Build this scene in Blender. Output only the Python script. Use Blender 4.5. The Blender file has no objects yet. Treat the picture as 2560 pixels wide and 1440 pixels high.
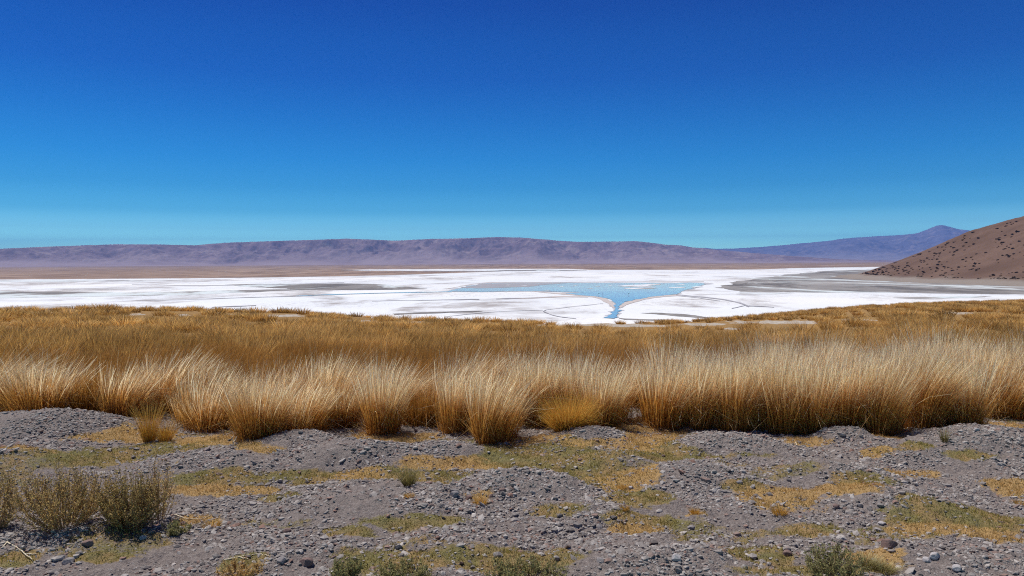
import bpy, math, random
import numpy as np
from mathutils import Matrix, Vector

rng = np.random.default_rng(7)
random.seed(7)
sc = bpy.context.scene
COL = sc.collection
R = math.radians

# ------------------------------------------------------------------ camera
F = 1898.0                                  # focal length in pixels of the 2560 px wide photo
EYE = 1.6
FLAT = 18.0                                 # the salt flat lies this far under the eye
PITCH, ROLL = math.degrees(math.atan(65 / F)), -0.30
CM = (Matrix.Rotation(R(90 - PITCH), 3, 'X') @ Matrix.Rotation(R(ROLL), 3, 'Z'))
CMN = np.array(CM)
cam_d = bpy.data.cameras.new('camera')
cam = bpy.data.objects.new('camera', cam_d)
COL.objects.link(cam)
cam.matrix_world = Matrix.Translation((0, 0, EYE)) @ CM.to_4x4()
cam_d.sensor_width = 36
cam_d.lens = 36 * F / 2560
cam_d.clip_start = 0.1
cam_d.clip_end = 90000
sc.camera = cam


def ray(px, py):
    px = np.asarray(px, float); py = np.asarray(py, float)
    v = np.stack([(px - 1280) / F, -(py - 720) / F, -np.ones_like(px)], -1)
    return v @ CMN.T


def on_plane(px, py, z):
    d = ray(px, py)
    t = (z - EYE) / d[..., 2]
    return d[..., 0] * t, d[..., 1] * t


def hor(px):                                # row of the true horizon in a photo column
    return 655 - (np.asarray(px) - 1280) * math.tan(R(0.30))


def proj(x, y, z):
    v = np.stack([x, y, np.asarray(z) - EYE], -1) @ CMN
    return 1280 + F * v[..., 0] / -v[..., 2], 720 - F * v[..., 1] / -v[..., 2]


# ------------------------------------------------------------------ noise
_perm = np.random.default_rng(3).permutation(512)
_perm = np.concatenate([_perm, _perm, _perm])
_ga = np.random.default_rng(4).uniform(0, 2 * np.pi, 512)
_gx, _gy = np.cos(_ga), np.sin(_ga)


def perlin(x, y):
    x = np.asarray(x, float); y = np.asarray(y, float)
    xi = np.floor(x).astype(np.int64); yi = np.floor(y).astype(np.int64)
    xf = x - xi; yf = y - yi
    u = xf * xf * xf * (xf * (xf * 6 - 15) + 10); v = yf * yf * yf * (yf * (yf * 6 - 15) + 10)

    def g(ix, iy, dx, dy):
        h = _perm[(_perm[ix & 511] + iy) & 511] & 511
        return _gx[h] * dx + _gy[h] * dy
    a = g(xi, yi, xf, yf); b = g(xi + 1, yi, xf - 1, yf)
    c = g(xi, yi + 1, xf, yf - 1); d = g(xi + 1, yi + 1, xf - 1, yf - 1)
    return (a + u * (b - a)) * (1 - v) + (c + u * (d - c)) * v


def fbm(x, y, oct=4, gain=0.5, lac=2.03):
    s = 0; a = 1.0; f = 1.0
    for k in range(oct):
        s = s + a * perlin(x * f + 17.3 * k, y * f - 9.1 * k)
        a *= gain; f *= lac
    return s


def ridged(x, y, oct=4, gain=0.5):
    s = 0; a = 1.0; f = 1.0
    for k in range(oct):
        s = s + a * (1 - 2 * np.abs(perlin(x * f + 31.7 * k, y * f + 4.4 * k)))
        a *= gain; f *= 2.07
    return s


def sstep(a, b, x):
    t = np.clip((x - a) / (b - a), 0, 1)
    return t * t * (3 - 2 * t)


# ------------------------------------------------------------------ object helpers
def mesh_np(name, verts, faces, mat, attrs=None, parent=None, smooth=False, link=True):
    """faces: (n,k) int array (all the same size) or list of lists"""
    me = bpy.data.meshes.new(name)
    verts = np.asarray(verts, np.float32)
    if isinstance(faces, np.ndarray):
        n, k = faces.shape
        me.vertices.add(len(verts)); me.vertices.foreach_set('co', verts.ravel())
        me.loops.add(n * k); me.loops.foreach_set('vertex_index', faces.astype(np.int32).ravel())
        me.polygons.add(n)
        me.polygons.foreach_set('loop_start', np.arange(0, n * k, k, dtype=np.int32))
        me.polygons.foreach_set('loop_total', np.full(n, k, np.int32))
        me.update(calc_edges=True)
    else:
        me.from_pydata([tuple(map(float, v)) for v in verts], [], faces)
        me.update()
    if smooth:
        me.polygons.foreach_set('use_smooth', np.ones(len(me.polygons), bool))
    else:
        me.polygons.foreach_set('use_smooth', np.zeros(len(me.polygons), bool))
    for an, data in (attrs or {}).items():
        at = me.attributes.new(an, 'FLOAT_COLOR', 'POINT')
        data = np.asarray(data, np.float32)
        if data.shape[1] == 3:
            data = np.concatenate([data, np.ones((len(data), 1), np.float32)], 1)
        at.data.foreach_set('color', data.ravel())
    me.materials.append(mat)
    o = bpy.data.objects.new(name, me)
    if link:
        COL.objects.link(o)
    if parent:
        o.parent = parent
    return o


def tag(o, label=None, cat=None, group=None, kind=None):
    if label: o['label'] = label
    if cat: o['category'] = cat
    if group: o['group'] = group
    if kind: o['kind'] = kind
    return o


def grid_faces(nr, nc, wrap=False):
    i = np.arange(nr - 1)[:, None]; j = np.arange(nc if wrap else nc - 1)[None, :]
    a = i * nc + j; b = i * nc + (j + 1) % nc
    return np.stack([a, b, b + nc, a + nc], -1).reshape(-1, 4)


# ------------------------------------------------------------------ materials
class NT:
    def __init__(self, name):
        self.m = bpy.data.materials.new(name); self.m.use_nodes = True
        self.t = self.m.node_tree; self.t.nodes.clear()
        self.out = self.n('ShaderNodeOutputMaterial')

    def n(self, kind, **kw):
        nd = self.t.nodes.new(kind)
        for k, v in kw.items(): setattr(nd, k, v)
        return nd

    def l(self, a, b): self.t.links.new(a, b)

    def setin(self, sock, v):
        if isinstance(v, bpy.types.NodeSocket): self.l(v, sock)
        elif isinstance(v, (tuple, list)) and len(v) == 3 and sock.type == 'RGBA': sock.default_value = (*v, 1)
        else: sock.default_value = v

    def coords(self, scale=(1, 1, 1), rot=0):
        g = self.n('ShaderNodeTexCoord'); mp = self.n('ShaderNodeMapping')
        mp.inputs['Scale'].default_value = scale; mp.inputs['Rotation'].default_value = (0, 0, rot)
        self.l(g.outputs['Object'], mp.inputs['Vector']); return mp.outputs[0]

    def noise(self, vec, scale, detail=4, rough=0.55, dist=0.0):
        nd = self.n('ShaderNodeTexNoise')
        nd.inputs['Scale'].default_value = scale; nd.inputs['Detail'].default_value = detail
        nd.inputs['Roughness'].default_value = rough; nd.inputs['Distortion'].default_value = dist
        self.l(vec, nd.inputs['Vector']); return nd.outputs[0]

    def ramp(self, fac, stops, interp='LINEAR'):
        r = self.n('ShaderNodeValToRGB'); cr = r.color_ramp; cr.interpolation = interp
        while len(cr.elements) < len(stops): cr.elements.new(0.5)
        for e, (p, c) in zip(cr.elements, stops):
            e.position = p; e.color = (*c, 1) if len(c) == 3 else c
        self.l(fac, r.inputs[0]); return r.outputs[0]

    def mrange(self, v, a, b, c=0.0, d=1.0):
        r = self.n('ShaderNodeMapRange')
        self.setin(r.inputs[0], v)
        for i, q in enumerate((a, b, c, d)): r.inputs[i + 1].default_value = q
        return r.outputs[0]

    def math(self, op, a, b=0.0):
        r = self.n('ShaderNodeMath', operation=op)
        self.setin(r.inputs[0], a); self.setin(r.inputs[1], b); return r.outputs[0]

    def mix(self, f, a, b, blend='MIX'):
        r = self.n('ShaderNodeMix', data_type='RGBA', blend_type=blend)
        self.setin(r.inputs[0], f); self.setin(r.inputs[6], a); self.setin(r.inputs[7], b); return r.outputs[2]

    def attr(self, name):
        a = self.n('ShaderNodeAttribute', attribute_name=name); s = self.n('ShaderNodeSeparateColor')
        self.l(a.outputs['Color'], s.inputs[0]); return a.outputs['Color'], s.outputs

    def bsdf(self, color, rough=0.9, spec=0.2, normal=None, **kw):
        b = self.n('ShaderNodeBsdfPrincipled')
        self.setin(b.inputs['Base Color'], color); self.setin(b.inputs['Roughness'], rough)
        b.inputs['Specular IOR Level'].default_value = spec
        if normal is not None: self.l(normal, b.inputs['Normal'])
        for k, v in kw.items(): self.setin(b.inputs[k], v)
        return b.outputs[0]

    def bump(self, h, strength, dist):
        b = self.n('ShaderNodeBump'); b.inputs['Strength'].default_value = strength
        b.inputs['Distance'].default_value = dist; self.l(h, b.inputs['Height']); return b.outputs[0]

    def done(self, sh): self.l(sh, self.out.inputs[0]); return self.m


def mat_grass(name, low, top, pale, trans=0.35):
    """attribute tint: r = place along the blade, g = random per blade, b = how bleached it is"""
    m = NT(name)
    _, (r, g, b) = m.attr('tint')[0], m.attr('tint')[1][:3]
    c1 = m.mix(m.mrange(r, 0.05, 0.85), low, top)
    bl = m.math('MULTIPLY', m.mrange(r, 0.42, 0.80), b)
    c2 = m.mix(bl, c1, pale)
    v = m.mrange(g, 0, 1, 0.40, 1.4)
    hsv = m.n('ShaderNodeHueSaturation'); m.setin(hsv.inputs['Color'], c2); m.setin(hsv.inputs['Value'], v)
    hsv.inputs['Saturation'].default_value = 1.0
    col = hsv.outputs[0]
    d = m.bsdf(col, 0.55, 0.25)
    t = m.n('ShaderNodeBsdfTranslucent'); m.l(col, t.inputs[0])
    mx = m.n('ShaderNodeMixShader'); mx.inputs[0].default_value = trans
    m.l(d, mx.inputs[1]); m.l(t.outputs[0], mx.inputs[2])
    return m.done(mx.outputs[0])


M_TUSS = mat_grass('dry_rush_blades', (0.50, 0.23, 0.045), (0.70, 0.38, 0.09), (1.0, 0.90, 0.62), 0.5)
M_BROWN = mat_grass('russet_rush_blades', (0.34, 0.14, 0.022), (0.50, 0.235, 0.045), (0.85, 0.60, 0.25), 0.45)
M_YELLOW = mat_grass('yellow_bunchgrass', (0.55, 0.29, 0.04), (0.75, 0.43, 0.08), (0.80, 0.60, 0.28))
M_FIELD = mat_grass('golden_field_grass', (0.36, 0.175, 0.036), (0.74, 0.43, 0.12), (0.92, 0.68, 0.28), 0.45)
M_GREEN = mat_grass('olive_short_grass', (0.16, 0.12, 0.035), (0.38, 0.31, 0.10), (0.72, 0.62, 0.32))
M_COVER = mat_grass('matted_ground_cover', (0.27, 0.22, 0.06), (0.40, 0.33, 0.095), (0.68, 0.42, 0.165))


def mat_ground():
    m = NT('gravelly_soil')
    v = m.coords()
    n1 = m.noise(v, 1.3, 5, 0.6); n2 = m.noise(v, 26, 5, 0.7); n3 = m.noise(v, 110, 3, 0.7)
    base = m.mix(n1, (0.245, 0.203, 0.190), (0.36, 0.305, 0.28))
    base = m.mix(m.mrange(n2, 0.35, 0.7), m.mix(0.75, base, (0.13, 0.105, 0.10)), base)
    base = m.mix(m.mrange(n3, 0.5, 0.72), base, (0.43, 0.39, 0.37))
    _, s = m.attr('patch')
    r, g, b = s[0], s[1], s[2]
    e = m.mrange(n2, 0.3, 0.75, -0.35, 0.35)
    org = m.mix(n3, (0.38, 0.23, 0.09), (0.54, 0.36, 0.15))
    n5 = m.noise(v, 3.2, 4, 0.65)
    olv = m.mix(m.mrange(n5, 0.4, 0.6), m.mix(n3, (0.14, 0.13, 0.045), (0.30, 0.26, 0.09)), m.mix(n3, (0.28, 0.18, 0.07), (0.44, 0.29, 0.12)))
    mg = m.n('ShaderNodeClamp'); m.l(m.mrange(m.math('ADD', g, e), 0.35, 0.65), mg.inputs[0])
    mr = m.n('ShaderNodeClamp'); m.l(m.mrange(m.math('ADD', r, e), 0.35, 0.65), mr.inputs[0])
    c = m.mix(m.math('MULTIPLY', mg.outputs[0], 0.85), base, olv)
    c = m.mix(m.math('MULTIPLY', mr.outputs[0], 0.9), c, org)
    # blue channel: grassy slope far out; bare pale crust where it exceeds one half
    far = m.mix(n1, (0.24, 0.13, 0.045), (0.36, 0.23, 0.09))
    c = m.mix(m.mrange(b, 0.05, 0.35), c, far)
    c = m.mix(m.mrange(m.math('ADD', b, m.math('MULTIPLY', e, 0.5)), 0.60, 0.8), c, m.mix(m.mrange(n5, 0.35, 0.65), (0.30, 0.25, 0.20), (0.54, 0.49, 0.43)))
    h = m.math('ADD', m.math('MULTIPLY', n2, 1.0), m.math('MULTIPLY', n3, 0.45))
    return m.done(m.bsdf(c, 0.95, 0.15, m.bump(h, 1.0, 0.03)))


def mat_stone(name, a, b):
    m = NT(name)
    v = m.coords()
    _, s = m.attr('tint')
    c = m.mix(s[0], a, b)
    n = m.noise(v, 90, 3, 0.6)
    c = m.mix(m.mrange(n, 0.4, 0.75, 0, 0.45), c, (0.13, 0.11, 0.11))
    c = m.mix(m.math('MULTIPLY', s[1], 0.8), c, (0.24, 0.12, 0.085))
    return m.done(m.bsdf(c, 0.85, 0.25, m.bump(n, 0.5, 0.004)))


M_GROUND = mat_ground()
M_PEBBLE = mat_stone('grey_pebbles', (0.125, 0.108, 0.102), (0.60, 0.55, 0.515))
M_ROCK = mat_stone('volcanic_stone', (0.16, 0.14, 0.14), (0.45, 0.42, 0.42))


def mat_salt():
    m = NT('salt_crust')
    v = m.coords((0.30, 1, 1)); w = m.coords((0.55, 1, 1))
    u = m.coords((0.8, 1, 1)); big = m.noise(m.coords((1, 0.45, 1)), 0.014, 5, 0.65, 0.6); fine = m.noise(u, 0.05, 6, 0.75); tint = m.noise(v, 0.008, 4, 0.5)
    crust = m.noise(m.coords((0.7, 1, 1)), 0.55, 4, 0.75)
    c = m.mix(m.mrange(tint, 0.4, 0.62), (0.73, 0.76, 0.81), (0.80, 0.80, 0.81))
    sx = m.n('ShaderNodeSeparateXYZ'); m.l(m.coords(), sx.inputs[0])
    west = m.mrange(sx.outputs[0], 40, -160, 0, 0.055)
    streak = m.mrange(m.math('ADD', big, west), 0.52, 0.62)
    c = m.mix(m.math('MULTIPLY', streak, m.mrange(fine, 0.40, 0.56)), c, (0.36, 0.335, 0.33))
    c = m.mix(m.math('MULTIPLY', m.mrange(crust, 0.54, 0.64), m.mrange(m.noise(u, 0.016, 3, 0.5), 0.45, 0.58)), c, (0.30, 0.275, 0.27))
    return m.done(m.bsdf(c, 0.8, 0.3, m.bump(crust, 0.8, 0.30)))


def mat_mud():
    m = NT('wet_grey_mud')
    v = m.coords((1, 0.3, 1))
    big = m.noise(v, 0.012, 5, 0.65, 0.6); fine = m.noise(v, 0.045, 6, 0.8)
    c = m.mix(m.mrange(big, 0.38, 0.58), (0.18, 0.165, 0.155), (0.36, 0.34, 0.325))
    c = m.mix(m.mrange(fine, 0.48, 0.60), c, (0.12, 0.11, 0.105))
    sx = m.n('ShaderNodeSeparateXYZ'); m.l(m.coords(), sx.inputs[0])
    west = m.mrange(sx.outputs[0], 60, -30, 0, 0.075)
    c = m.mix(m.math('MULTIPLY', m.mrange(m.math('ADD', big, west), 0.55, 0.61), m.mrange(fine, 0.38, 0.5)), c, (0.62, 0.68, 0.70))
    return m.done(m.bsdf(c, 0.8, 0.3, m.bump(fine, 0.5, 0.2)))


def mat_plain():
    m = NT('scrubby_plain')
    v = m.coords((0.6, 0.4, 1)); w = m.coords((1, 0.15, 1))
    big = m.noise(v, 0.004, 5, 0.6); fine = m.noise(w, 0.03, 6, 0.75)
    c = m.mix(m.mrange(big, 0.35, 0.65), (0.30, 0.205, 0.155), (0.43, 0.32, 0.25))
    c = m.mix(m.mrange(fine, 0.42, 0.60), c, (0.17, 0.115, 0.09))
    return m.done(m.bsdf(c, 0.95, 0.1))


def mat_shore():
    m = NT('damp_pinkish_shore')
    w = m.coords((0.6, 1, 1)); n = m.noise(w, 0.6, 5, 0.7)
    return m.done(m.bsdf(m.mix(n, (0.40, 0.34, 0.31), (0.66, 0.60, 0.58)), 0.8, 0.3))


def mat_water():
    m = NT('shallow_brine')
    v = m.coords((0.4, 1, 1))
    n = m.noise(v, 0.02, 4, 0.6)
    sx = m.n('ShaderNodeSeparateXYZ'); m.l(m.coords(), sx.inputs[0])
    deep = m.mrange(m.math('ADD', sx.outputs[1], m.math('MULTIPLY', n, 160)), 440, 610)
    c = m.mix(deep, (0.30, 0.45, 0.60), (0.66, 0.76, 0.72))            # deeper by the outlet, milky shallows beyond
    return m.done(m.bsdf(c, 0.10, 0.22, IOR=1.33))


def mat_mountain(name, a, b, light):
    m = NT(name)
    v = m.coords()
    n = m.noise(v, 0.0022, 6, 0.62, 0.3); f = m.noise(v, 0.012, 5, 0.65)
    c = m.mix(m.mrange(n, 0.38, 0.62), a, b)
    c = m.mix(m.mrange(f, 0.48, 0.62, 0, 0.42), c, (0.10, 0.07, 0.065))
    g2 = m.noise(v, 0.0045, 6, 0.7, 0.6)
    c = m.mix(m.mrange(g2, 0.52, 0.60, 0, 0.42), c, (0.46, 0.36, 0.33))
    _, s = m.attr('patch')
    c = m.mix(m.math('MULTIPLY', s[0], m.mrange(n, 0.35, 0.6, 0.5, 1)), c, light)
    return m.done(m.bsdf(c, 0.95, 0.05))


def mat_hill():
    m = NT('stony_hillside')
    v = m.coords()
    n = m.noise(v, 0.02, 6, 0.6); f = m.noise(v, 0.35, 5, 0.7)
    c = m.mix(m.mrange(n, 0.35, 0.65), (0.120, 0.073, 0.053), (0.175, 0.110, 0.082))
    c = m.mix(m.mrange(f, 0.5, 0.72, 0, 0.8), c, (0.12, 0.08, 0.062))
    _, s = m.attr('patch')
    c = m.mix(s[0], c, (0.27, 0.23, 0.20))
    return m.done(m.bsdf(c, 0.95, 0.08, m.bump(f, 0.8, 0.8)))


def mat_plain_color(name, col, rough=0.8, noise=0.25, scale=40):
    m = NT(name)
    n = m.noise(m.coords(), scale, 3, 0.6)
    dark = tuple(c * 0.45 for c in col)
    return m.done(m.bsdf(m.mix(m.mrange(n, 0.3, 0.8, 0, noise * 2), col, dark), rough, 0.2))


M_SALT, M_MUD, M_PLAIN, M_SHORE, M_WATER, M_HILL = mat_salt(), mat_mud(), mat_plain(), mat_shore(), mat_water(), mat_hill()
M_MT1 = mat_mountain('brown_range', (0.205, 0.145, 0.16), (0.275, 0.205, 0.222), (0.36, 0.28, 0.29))  # blue raised slightly in the rock colour, adding to the haze
M_MT2 = mat_mountain('distant_range', (0.175, 0.155, 0.20), (0.24, 0.215, 0.27), (0.52, 0.44, 0.40))  # rock colour tinted blue-purple, painting in distance haze the volume lacks
M_HILLBUSH = mat_plain_color('dark_hillside_scrub', (0.095, 0.058, 0.034), 0.9, 0.3, 3)
M_TWIG = mat_plain_color('dry_twigs', (0.30, 0.20, 0.115), 0.85, 0.2)
M_BLEACH = mat_plain_color('bleached_stick', (0.72, 0.62, 0.46), 0.8, 0.15)
M_FEATH = mat_plain_color('dark_grey_feathers', (0.07, 0.06, 0.06), 0.8, 0.1)
M_BEAK = mat_plain_color('dark_beak', (0.05, 0.04, 0.04), 0.5, 0.1)
M_LEG = mat_plain_color('dark_legs', (0.16, 0.09, 0.08), 0.6, 0.1)


def mat_leaf(name, a, b):
    m = NT(name)
    _, s = m.attr('tint')
    c = m.mix(s[0], a, b)
    d = m.bsdf(c, 0.6, 0.2)
    t = m.n('ShaderNodeBsdfTranslucent'); m.l(c, t.inputs[0])
    mx = m.n('ShaderNodeMixShader'); mx.inputs[0].default_value = 0.5
    m.l(d, mx.inputs[1]); m.l(t.outputs[0], mx.inputs[2])
    return m.done(mx.outputs[0])


M_LEAF = mat_leaf('dusty_olive_leaves', (0.27, 0.22, 0.075), (0.68, 0.46, 0.19))
M_LEAFG = mat_leaf('green_grey_leaves', (0.20, 0.205, 0.08), (0.46, 0.41, 0.18))

# ------------------------------------------------------------------ terrain heights
EDGE = [(-400, 776), (0, 778), (300, 776), (600, 780), (700, 784), (1000, 800), (1200, 806), (1350, 811), (1500, 812),
        (1620, 810), (1720, 806), (1850, 795), (2000, 781), (2100, 772), (2250, 762), (2400, 757), (2560, 753), (3000, 745)]
_ep = np.array(EDGE, float)
_ea = np.arctan((_ep[:, 0] - 1280) / F)
_et = (_ep[:, 1] - hor(_ep[:, 0])) / F * np.cos(_ea)        # tangent of the depression of the slope's visible edge
_dc = np.interp(_ep[:, 0], [-400, 600, 1000, 1400, 1700, 2000, 2400, 3000], [75, 75, 72, 70, 95, 140, 175, 190])


def drop(D, a):
    t = np.interp(a, _ea, _et); dc = np.interp(a, _ea, _dc)
    de = FLAT / t
    zc = t * dc
    s0 = sstep(8.0, 13.0, D)
    near = 1.6 + (zc - 1.6) * np.clip((D - 8) / (dc - 8), 0, 1) * (0.5 + 0.5 * s0)
    over = zc + (FLAT + 0.3 - zc) * np.clip((D - dc) / (de * 0.97 - dc), 0, 1)
    over = over + 0.5 * np.clip((D - de) / 20, 0, 1)
    return np.where(D < dc, near, over)


MOUNDS = [(80, 1080, 190, .17), (750, 1112, 115, .10), (880, 1150, 165, .13), (1130, 1140, 120, .08), (1480, 1098, 115, .08),
          (1550, 1155, 95, .07), (1310, 1218, 170, .09), (1830, 1120, 170, .09), (2110, 1102, 75, .10), (2300, 1135, 150, .06),
          (2480, 1115, 170, .13), (950, 1265, 260, .09), (500, 1165, 180, .08), (1750, 1195, 150, .08), (2130, 1190, 120, .05),
          (60, 1150, 120, .07), (1450, 1290, 150, .05), (2250, 1270, 160, .07), (1650, 1400, 220, .05), (700, 1400, 220, .05),
          (2400, 1400, 200, .05), (240, 1340, 160, .05), (1150, 1370, 180, .04), (2000, 1180, 110, .05)]
PATCH = [(260, 1090, 200, 17, 'o'), (560, 1105, 150, 14, 'o'), (980, 1090, 130, 13, 'o'), (1320, 1100, 90, 12, 'o'), (1600, 1065, 60, 20, 'o'),
         (1560, 1103, 170, 22, 'o'), (650, 1137, 90, 13, 'o'), (50, 1107, 95, 8, 'g'), (400, 1127, 160, 20, 'g'), (250, 1150, 120, 16, 'g'),
         (740, 1195, 110, 12, 'g'), (560, 1205, 140, 14, 'g'), (560, 1228, 120, 12, 'o'), (900, 1195, 60, 12, 'o'), (1050, 1205, 170, 28, 'g'),
         (1110, 1168, 150, 13, 'o'), (1350, 1150, 210, 40, 'g'), (1450, 1175, 170, 34, 'g'), (1590, 1198, 100, 20, 'o'), (1600, 1248, 100, 22, 'g'),
         (1550, 1222, 60, 9, 'o'), (1680, 1125, 140, 15, 'g'), (1640, 1148, 200, 14, 'g'), (1970, 1250, 115, 26, 'o'), (2110, 1240, 85, 20, 'o'),
         (2150, 1212, 80, 12, 'g'), (2265, 1186, 75, 13, 'o'), (2010, 1322, 90, 16, 'g'), (1870, 1225, 60, 9, 'g'), (2430, 1300, 170, 30, 'g'),
         (2545, 1218, 60, 24, 'o'), (2350, 1338, 110, 15, 'o'), (2490, 1345, 110, 18, 'o'), (1620, 1302, 110, 16, 'g'), (1600, 1332, 90, 14, 'o'),
         (1400, 1290, 80, 13, 'g'), (1010, 1322, 140, 15, 'g'), (870, 1345, 80, 12, 'g'), (700, 1252, 55, 8, 'g'), (2175, 1400, 60, 20, 'o'),
         (1870, 1392, 110, 22, 'g'), (600, 1424, 60, 18, 'g'), (1300, 1405, 170, 26, 'g'), (1000, 1412, 180, 22, 'g'), (500, 1300, 60, 12, 'o'),
         (2530, 1065, 60, 14, 'o'), (2200, 1104, 60, 7, 'o'), (1990, 1108, 70, 9, 'o'), (2185, 1142, 40, 8, 'o'), (2290, 1140, 30, 6, 'g'),
         (240, 1395, 80, 9, 'g'), (60, 1150, 60, 6, 'o'), (1190, 1255, 40, 8, 'o'), (1290, 1243, 30, 6, 'g'), (30, 1400, 60, 16, 'g'),
         (1730, 1290, 40, 7, 'o'), (2440, 1155, 60, 7, 'g'), (1680, 1075, 50, 8, 'o'), (700, 1085, 60, 8, 'o'), (2060, 1430, 200, 14, 'g')]


def mound_list(src):
    out = []
    for m_ in src:
        x, y = on_plane(m_[0], m_[1], 0.0)
        D = math.hypot(x, y)
        out.append((float(x), float(y), m_[2] * D / F, D) + tuple(m_[3:]))
    return out


MW = mound_list(MOUNDS)
PW = []
for (px, py, rx, ry, k) in PATCH:
    x, y = on_plane(px, py, 0.0); x0, y0 = on_plane(px, py - ry, 0.0); x1, y1 = on_plane(px, py + ry, 0.0)
    PW.append((float(x), float(y), rx * float(np.hypot(x, y)) / F, (float(y0) - float(y1)) / 2, k))


def height(x, y, detail=True):
    x = np.asarray(x, float); y = np.asarray(y, float)
    D = np.hypot(x, y); a = np.arctan2(x, np.maximum(y, 1e-3))
    z = EYE - drop(D, a)
    for (mx, my, r, _, h) in MW:
        d2 = ((x - mx) / r) ** 2 + ((y - my) / (r * 0.8)) ** 2
        z = z + h * 1.25 * np.exp(-(d2 ** 1.25) * 1.5) * (d2 < 6)
    near = 1 - sstep(12, 30, D)
    z = z + (0.035 * fbm(x * 1.1, y * 1.1, 3)) * near
    z = z + 0.22 * fbm(x * 0.12, y * 0.12, 3) * sstep(14, 40, D) * (1 - sstep(200, 300, D))
    if detail:
        z = z + (0.026 * fbm(x * 5 + 5, y * 5, 5, 0.62)) * near
    return z


def mound_rise(x, y):
    t = 0.0
    for (mx, my, r, _, h) in MW:
        d2 = ((x - mx) / r) ** 2 + ((y - my) / (r * 0.8)) ** 2
        if h > 0.075: t = t + h * 1.25 * np.exp(-(d2 ** 1.25) * 1.5) * (d2 < 6)
    return t


def patch_mask(x, y):
    nx = 0.16 * fbm(x * 2.2, y * 3, 5, 0.65)
    o = np.zeros_like(x); g = np.zeros_like(x)
    for (mx, my, rx, ry, k) in PW:
        d = np.sqrt(((x - mx) / rx / 1.08) ** 2 + ((y - my) / max(ry, 0.04) / 1.2) ** 2)
        v = 1 - sstep(0.5, 1.35, d + nx * 3.2)
        if k == 'o': o = np.maximum(o, v)
        else: g = np.maximum(g, v)
    wide = sstep(0.16, 0.5, fbm(x * 0.9 + 40, y * 1.5, 4, 0.6)) * 0.62
    g = np.maximum(g, wide)
    bare = 1 - sstep(0.035, 0.075, mound_rise(x, y) + 0.02 * nx)
    o, g = o * bare, g * bare
    return o, g


def ground_hit(px, py):
    """where the line of sight through a photo pixel meets the terrain"""
    d = ray(px, py); d = d / math.hypot(d[0], d[1])
    D = 2.0
    while D < 320:
        z = float(height(d[0] * D, d[1] * D))
        if EYE + d[2] * D < z: break
        D *= 1.004
    return d[0] * D, d[1] * D, z


# bare crust patches on the grassy slope (photo px)
BARE = [(700, 789, 75, 4), (440, 788, 60, 3), (560, 786, 50, 3), (1960, 806, 190, 5), (1760, 811, 70, 4), (1600, 815, 120, 4), (1480, 812, 160, 3),
        (2400, 783, 50, 3), (1050, 806, 60, 3), (330, 786, 40, 3), (2150, 800, 60, 3), (1830, 822, 30, 3), (900, 802, 60, 3)]


def bare_mask(x, y, z):
    px, py = proj(x, y, z)
    v = np.zeros_like(px)
    n = 0.5 * fbm(px * 0.03, py * 0.25, 3)
    for (bx, by, rx, ry) in BARE:
        d = np.sqrt(((px - bx) / rx) ** 2 + ((py - by) / ry) ** 2)
        v = np.maximum(v, 1 - sstep(0.6, 1.2, d + n))
    return v


# the ground sheet: a full ring of polar cells, fine in front, coarse behind
a_front = np.radians(np.arange(-40, 40.01, 0.06))
a_rest = np.radians(np.concatenate([np.arange(41, 70, 1.5), np.arange(72, 290, 6), np.arange(292, 320, 1.5)]))
aa = np.concatenate([a_front, a_rest])
rr = [1.0]
while rr[-1] < 2.8: rr.append(rr[-1] * 1.03)
while rr[-1] < 11: rr.append(rr[-1] * 1.0033)
while rr[-1] < 480: rr.append(rr[-1] * 1.018)
rr = np.array(rr)
AA, RR = np.meshgrid(aa, rr)
X = RR * np.sin(AA); Y = RR * np.cos(AA)
Z = height(X, Y)
o_, g_ = patch_mask(X, Y)
far_ = sstep(9.0, 16, RR) * 0.4
bm_ = bare_mask(X, np.maximum(Y, 0.1), Z) * (RR > 14) * (Y > 0)
shore_ = sstep(-14.6, -15.6, Z)
blue = np.maximum(far_, np.maximum(bm_, shore_) * 0.95)
ground = mesh_np('ground', np.stack([X, Y, Z], -1).reshape(-1, 3), grid_faces(len(rr), len(aa), True)[:, ::-1].copy(), M_GROUND,
                 {'patch': np.stack([o_ * (RR < 14), g_ * (RR < 14), blue], -1).reshape(-1, 3)}, smooth=True)
tag(ground, kind='structure')

# ------------------------------------------------------------------ the flats
ZF = EYE - FLAT


def rough_edge(pts, it=4, amp=0.07, seed=0):
    """pts world (x,y) closed; midpoint displacement for a natural outline"""
    rg = np.random.default_rng(seed)
    p = [tuple(q) for q in pts]
    for k in range(it):
        q = []
        for i in range(len(p)):
            (x0, y0), (x1, y1) = p[i], p[(i + 1) % len(p)]
            q.append((x0, y0))
            L = math.hypot(x1 - x0, y1 - y0)
            if L > 1.5:
                d = rg.normal(0, amp) * min(L, 60)
                q.append(((x0 + x1) / 2 - (y1 - y0) / L * d, (y0 + y1) / 2 + (x1 - x0) / L * d))
        p = q
    return p


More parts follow.
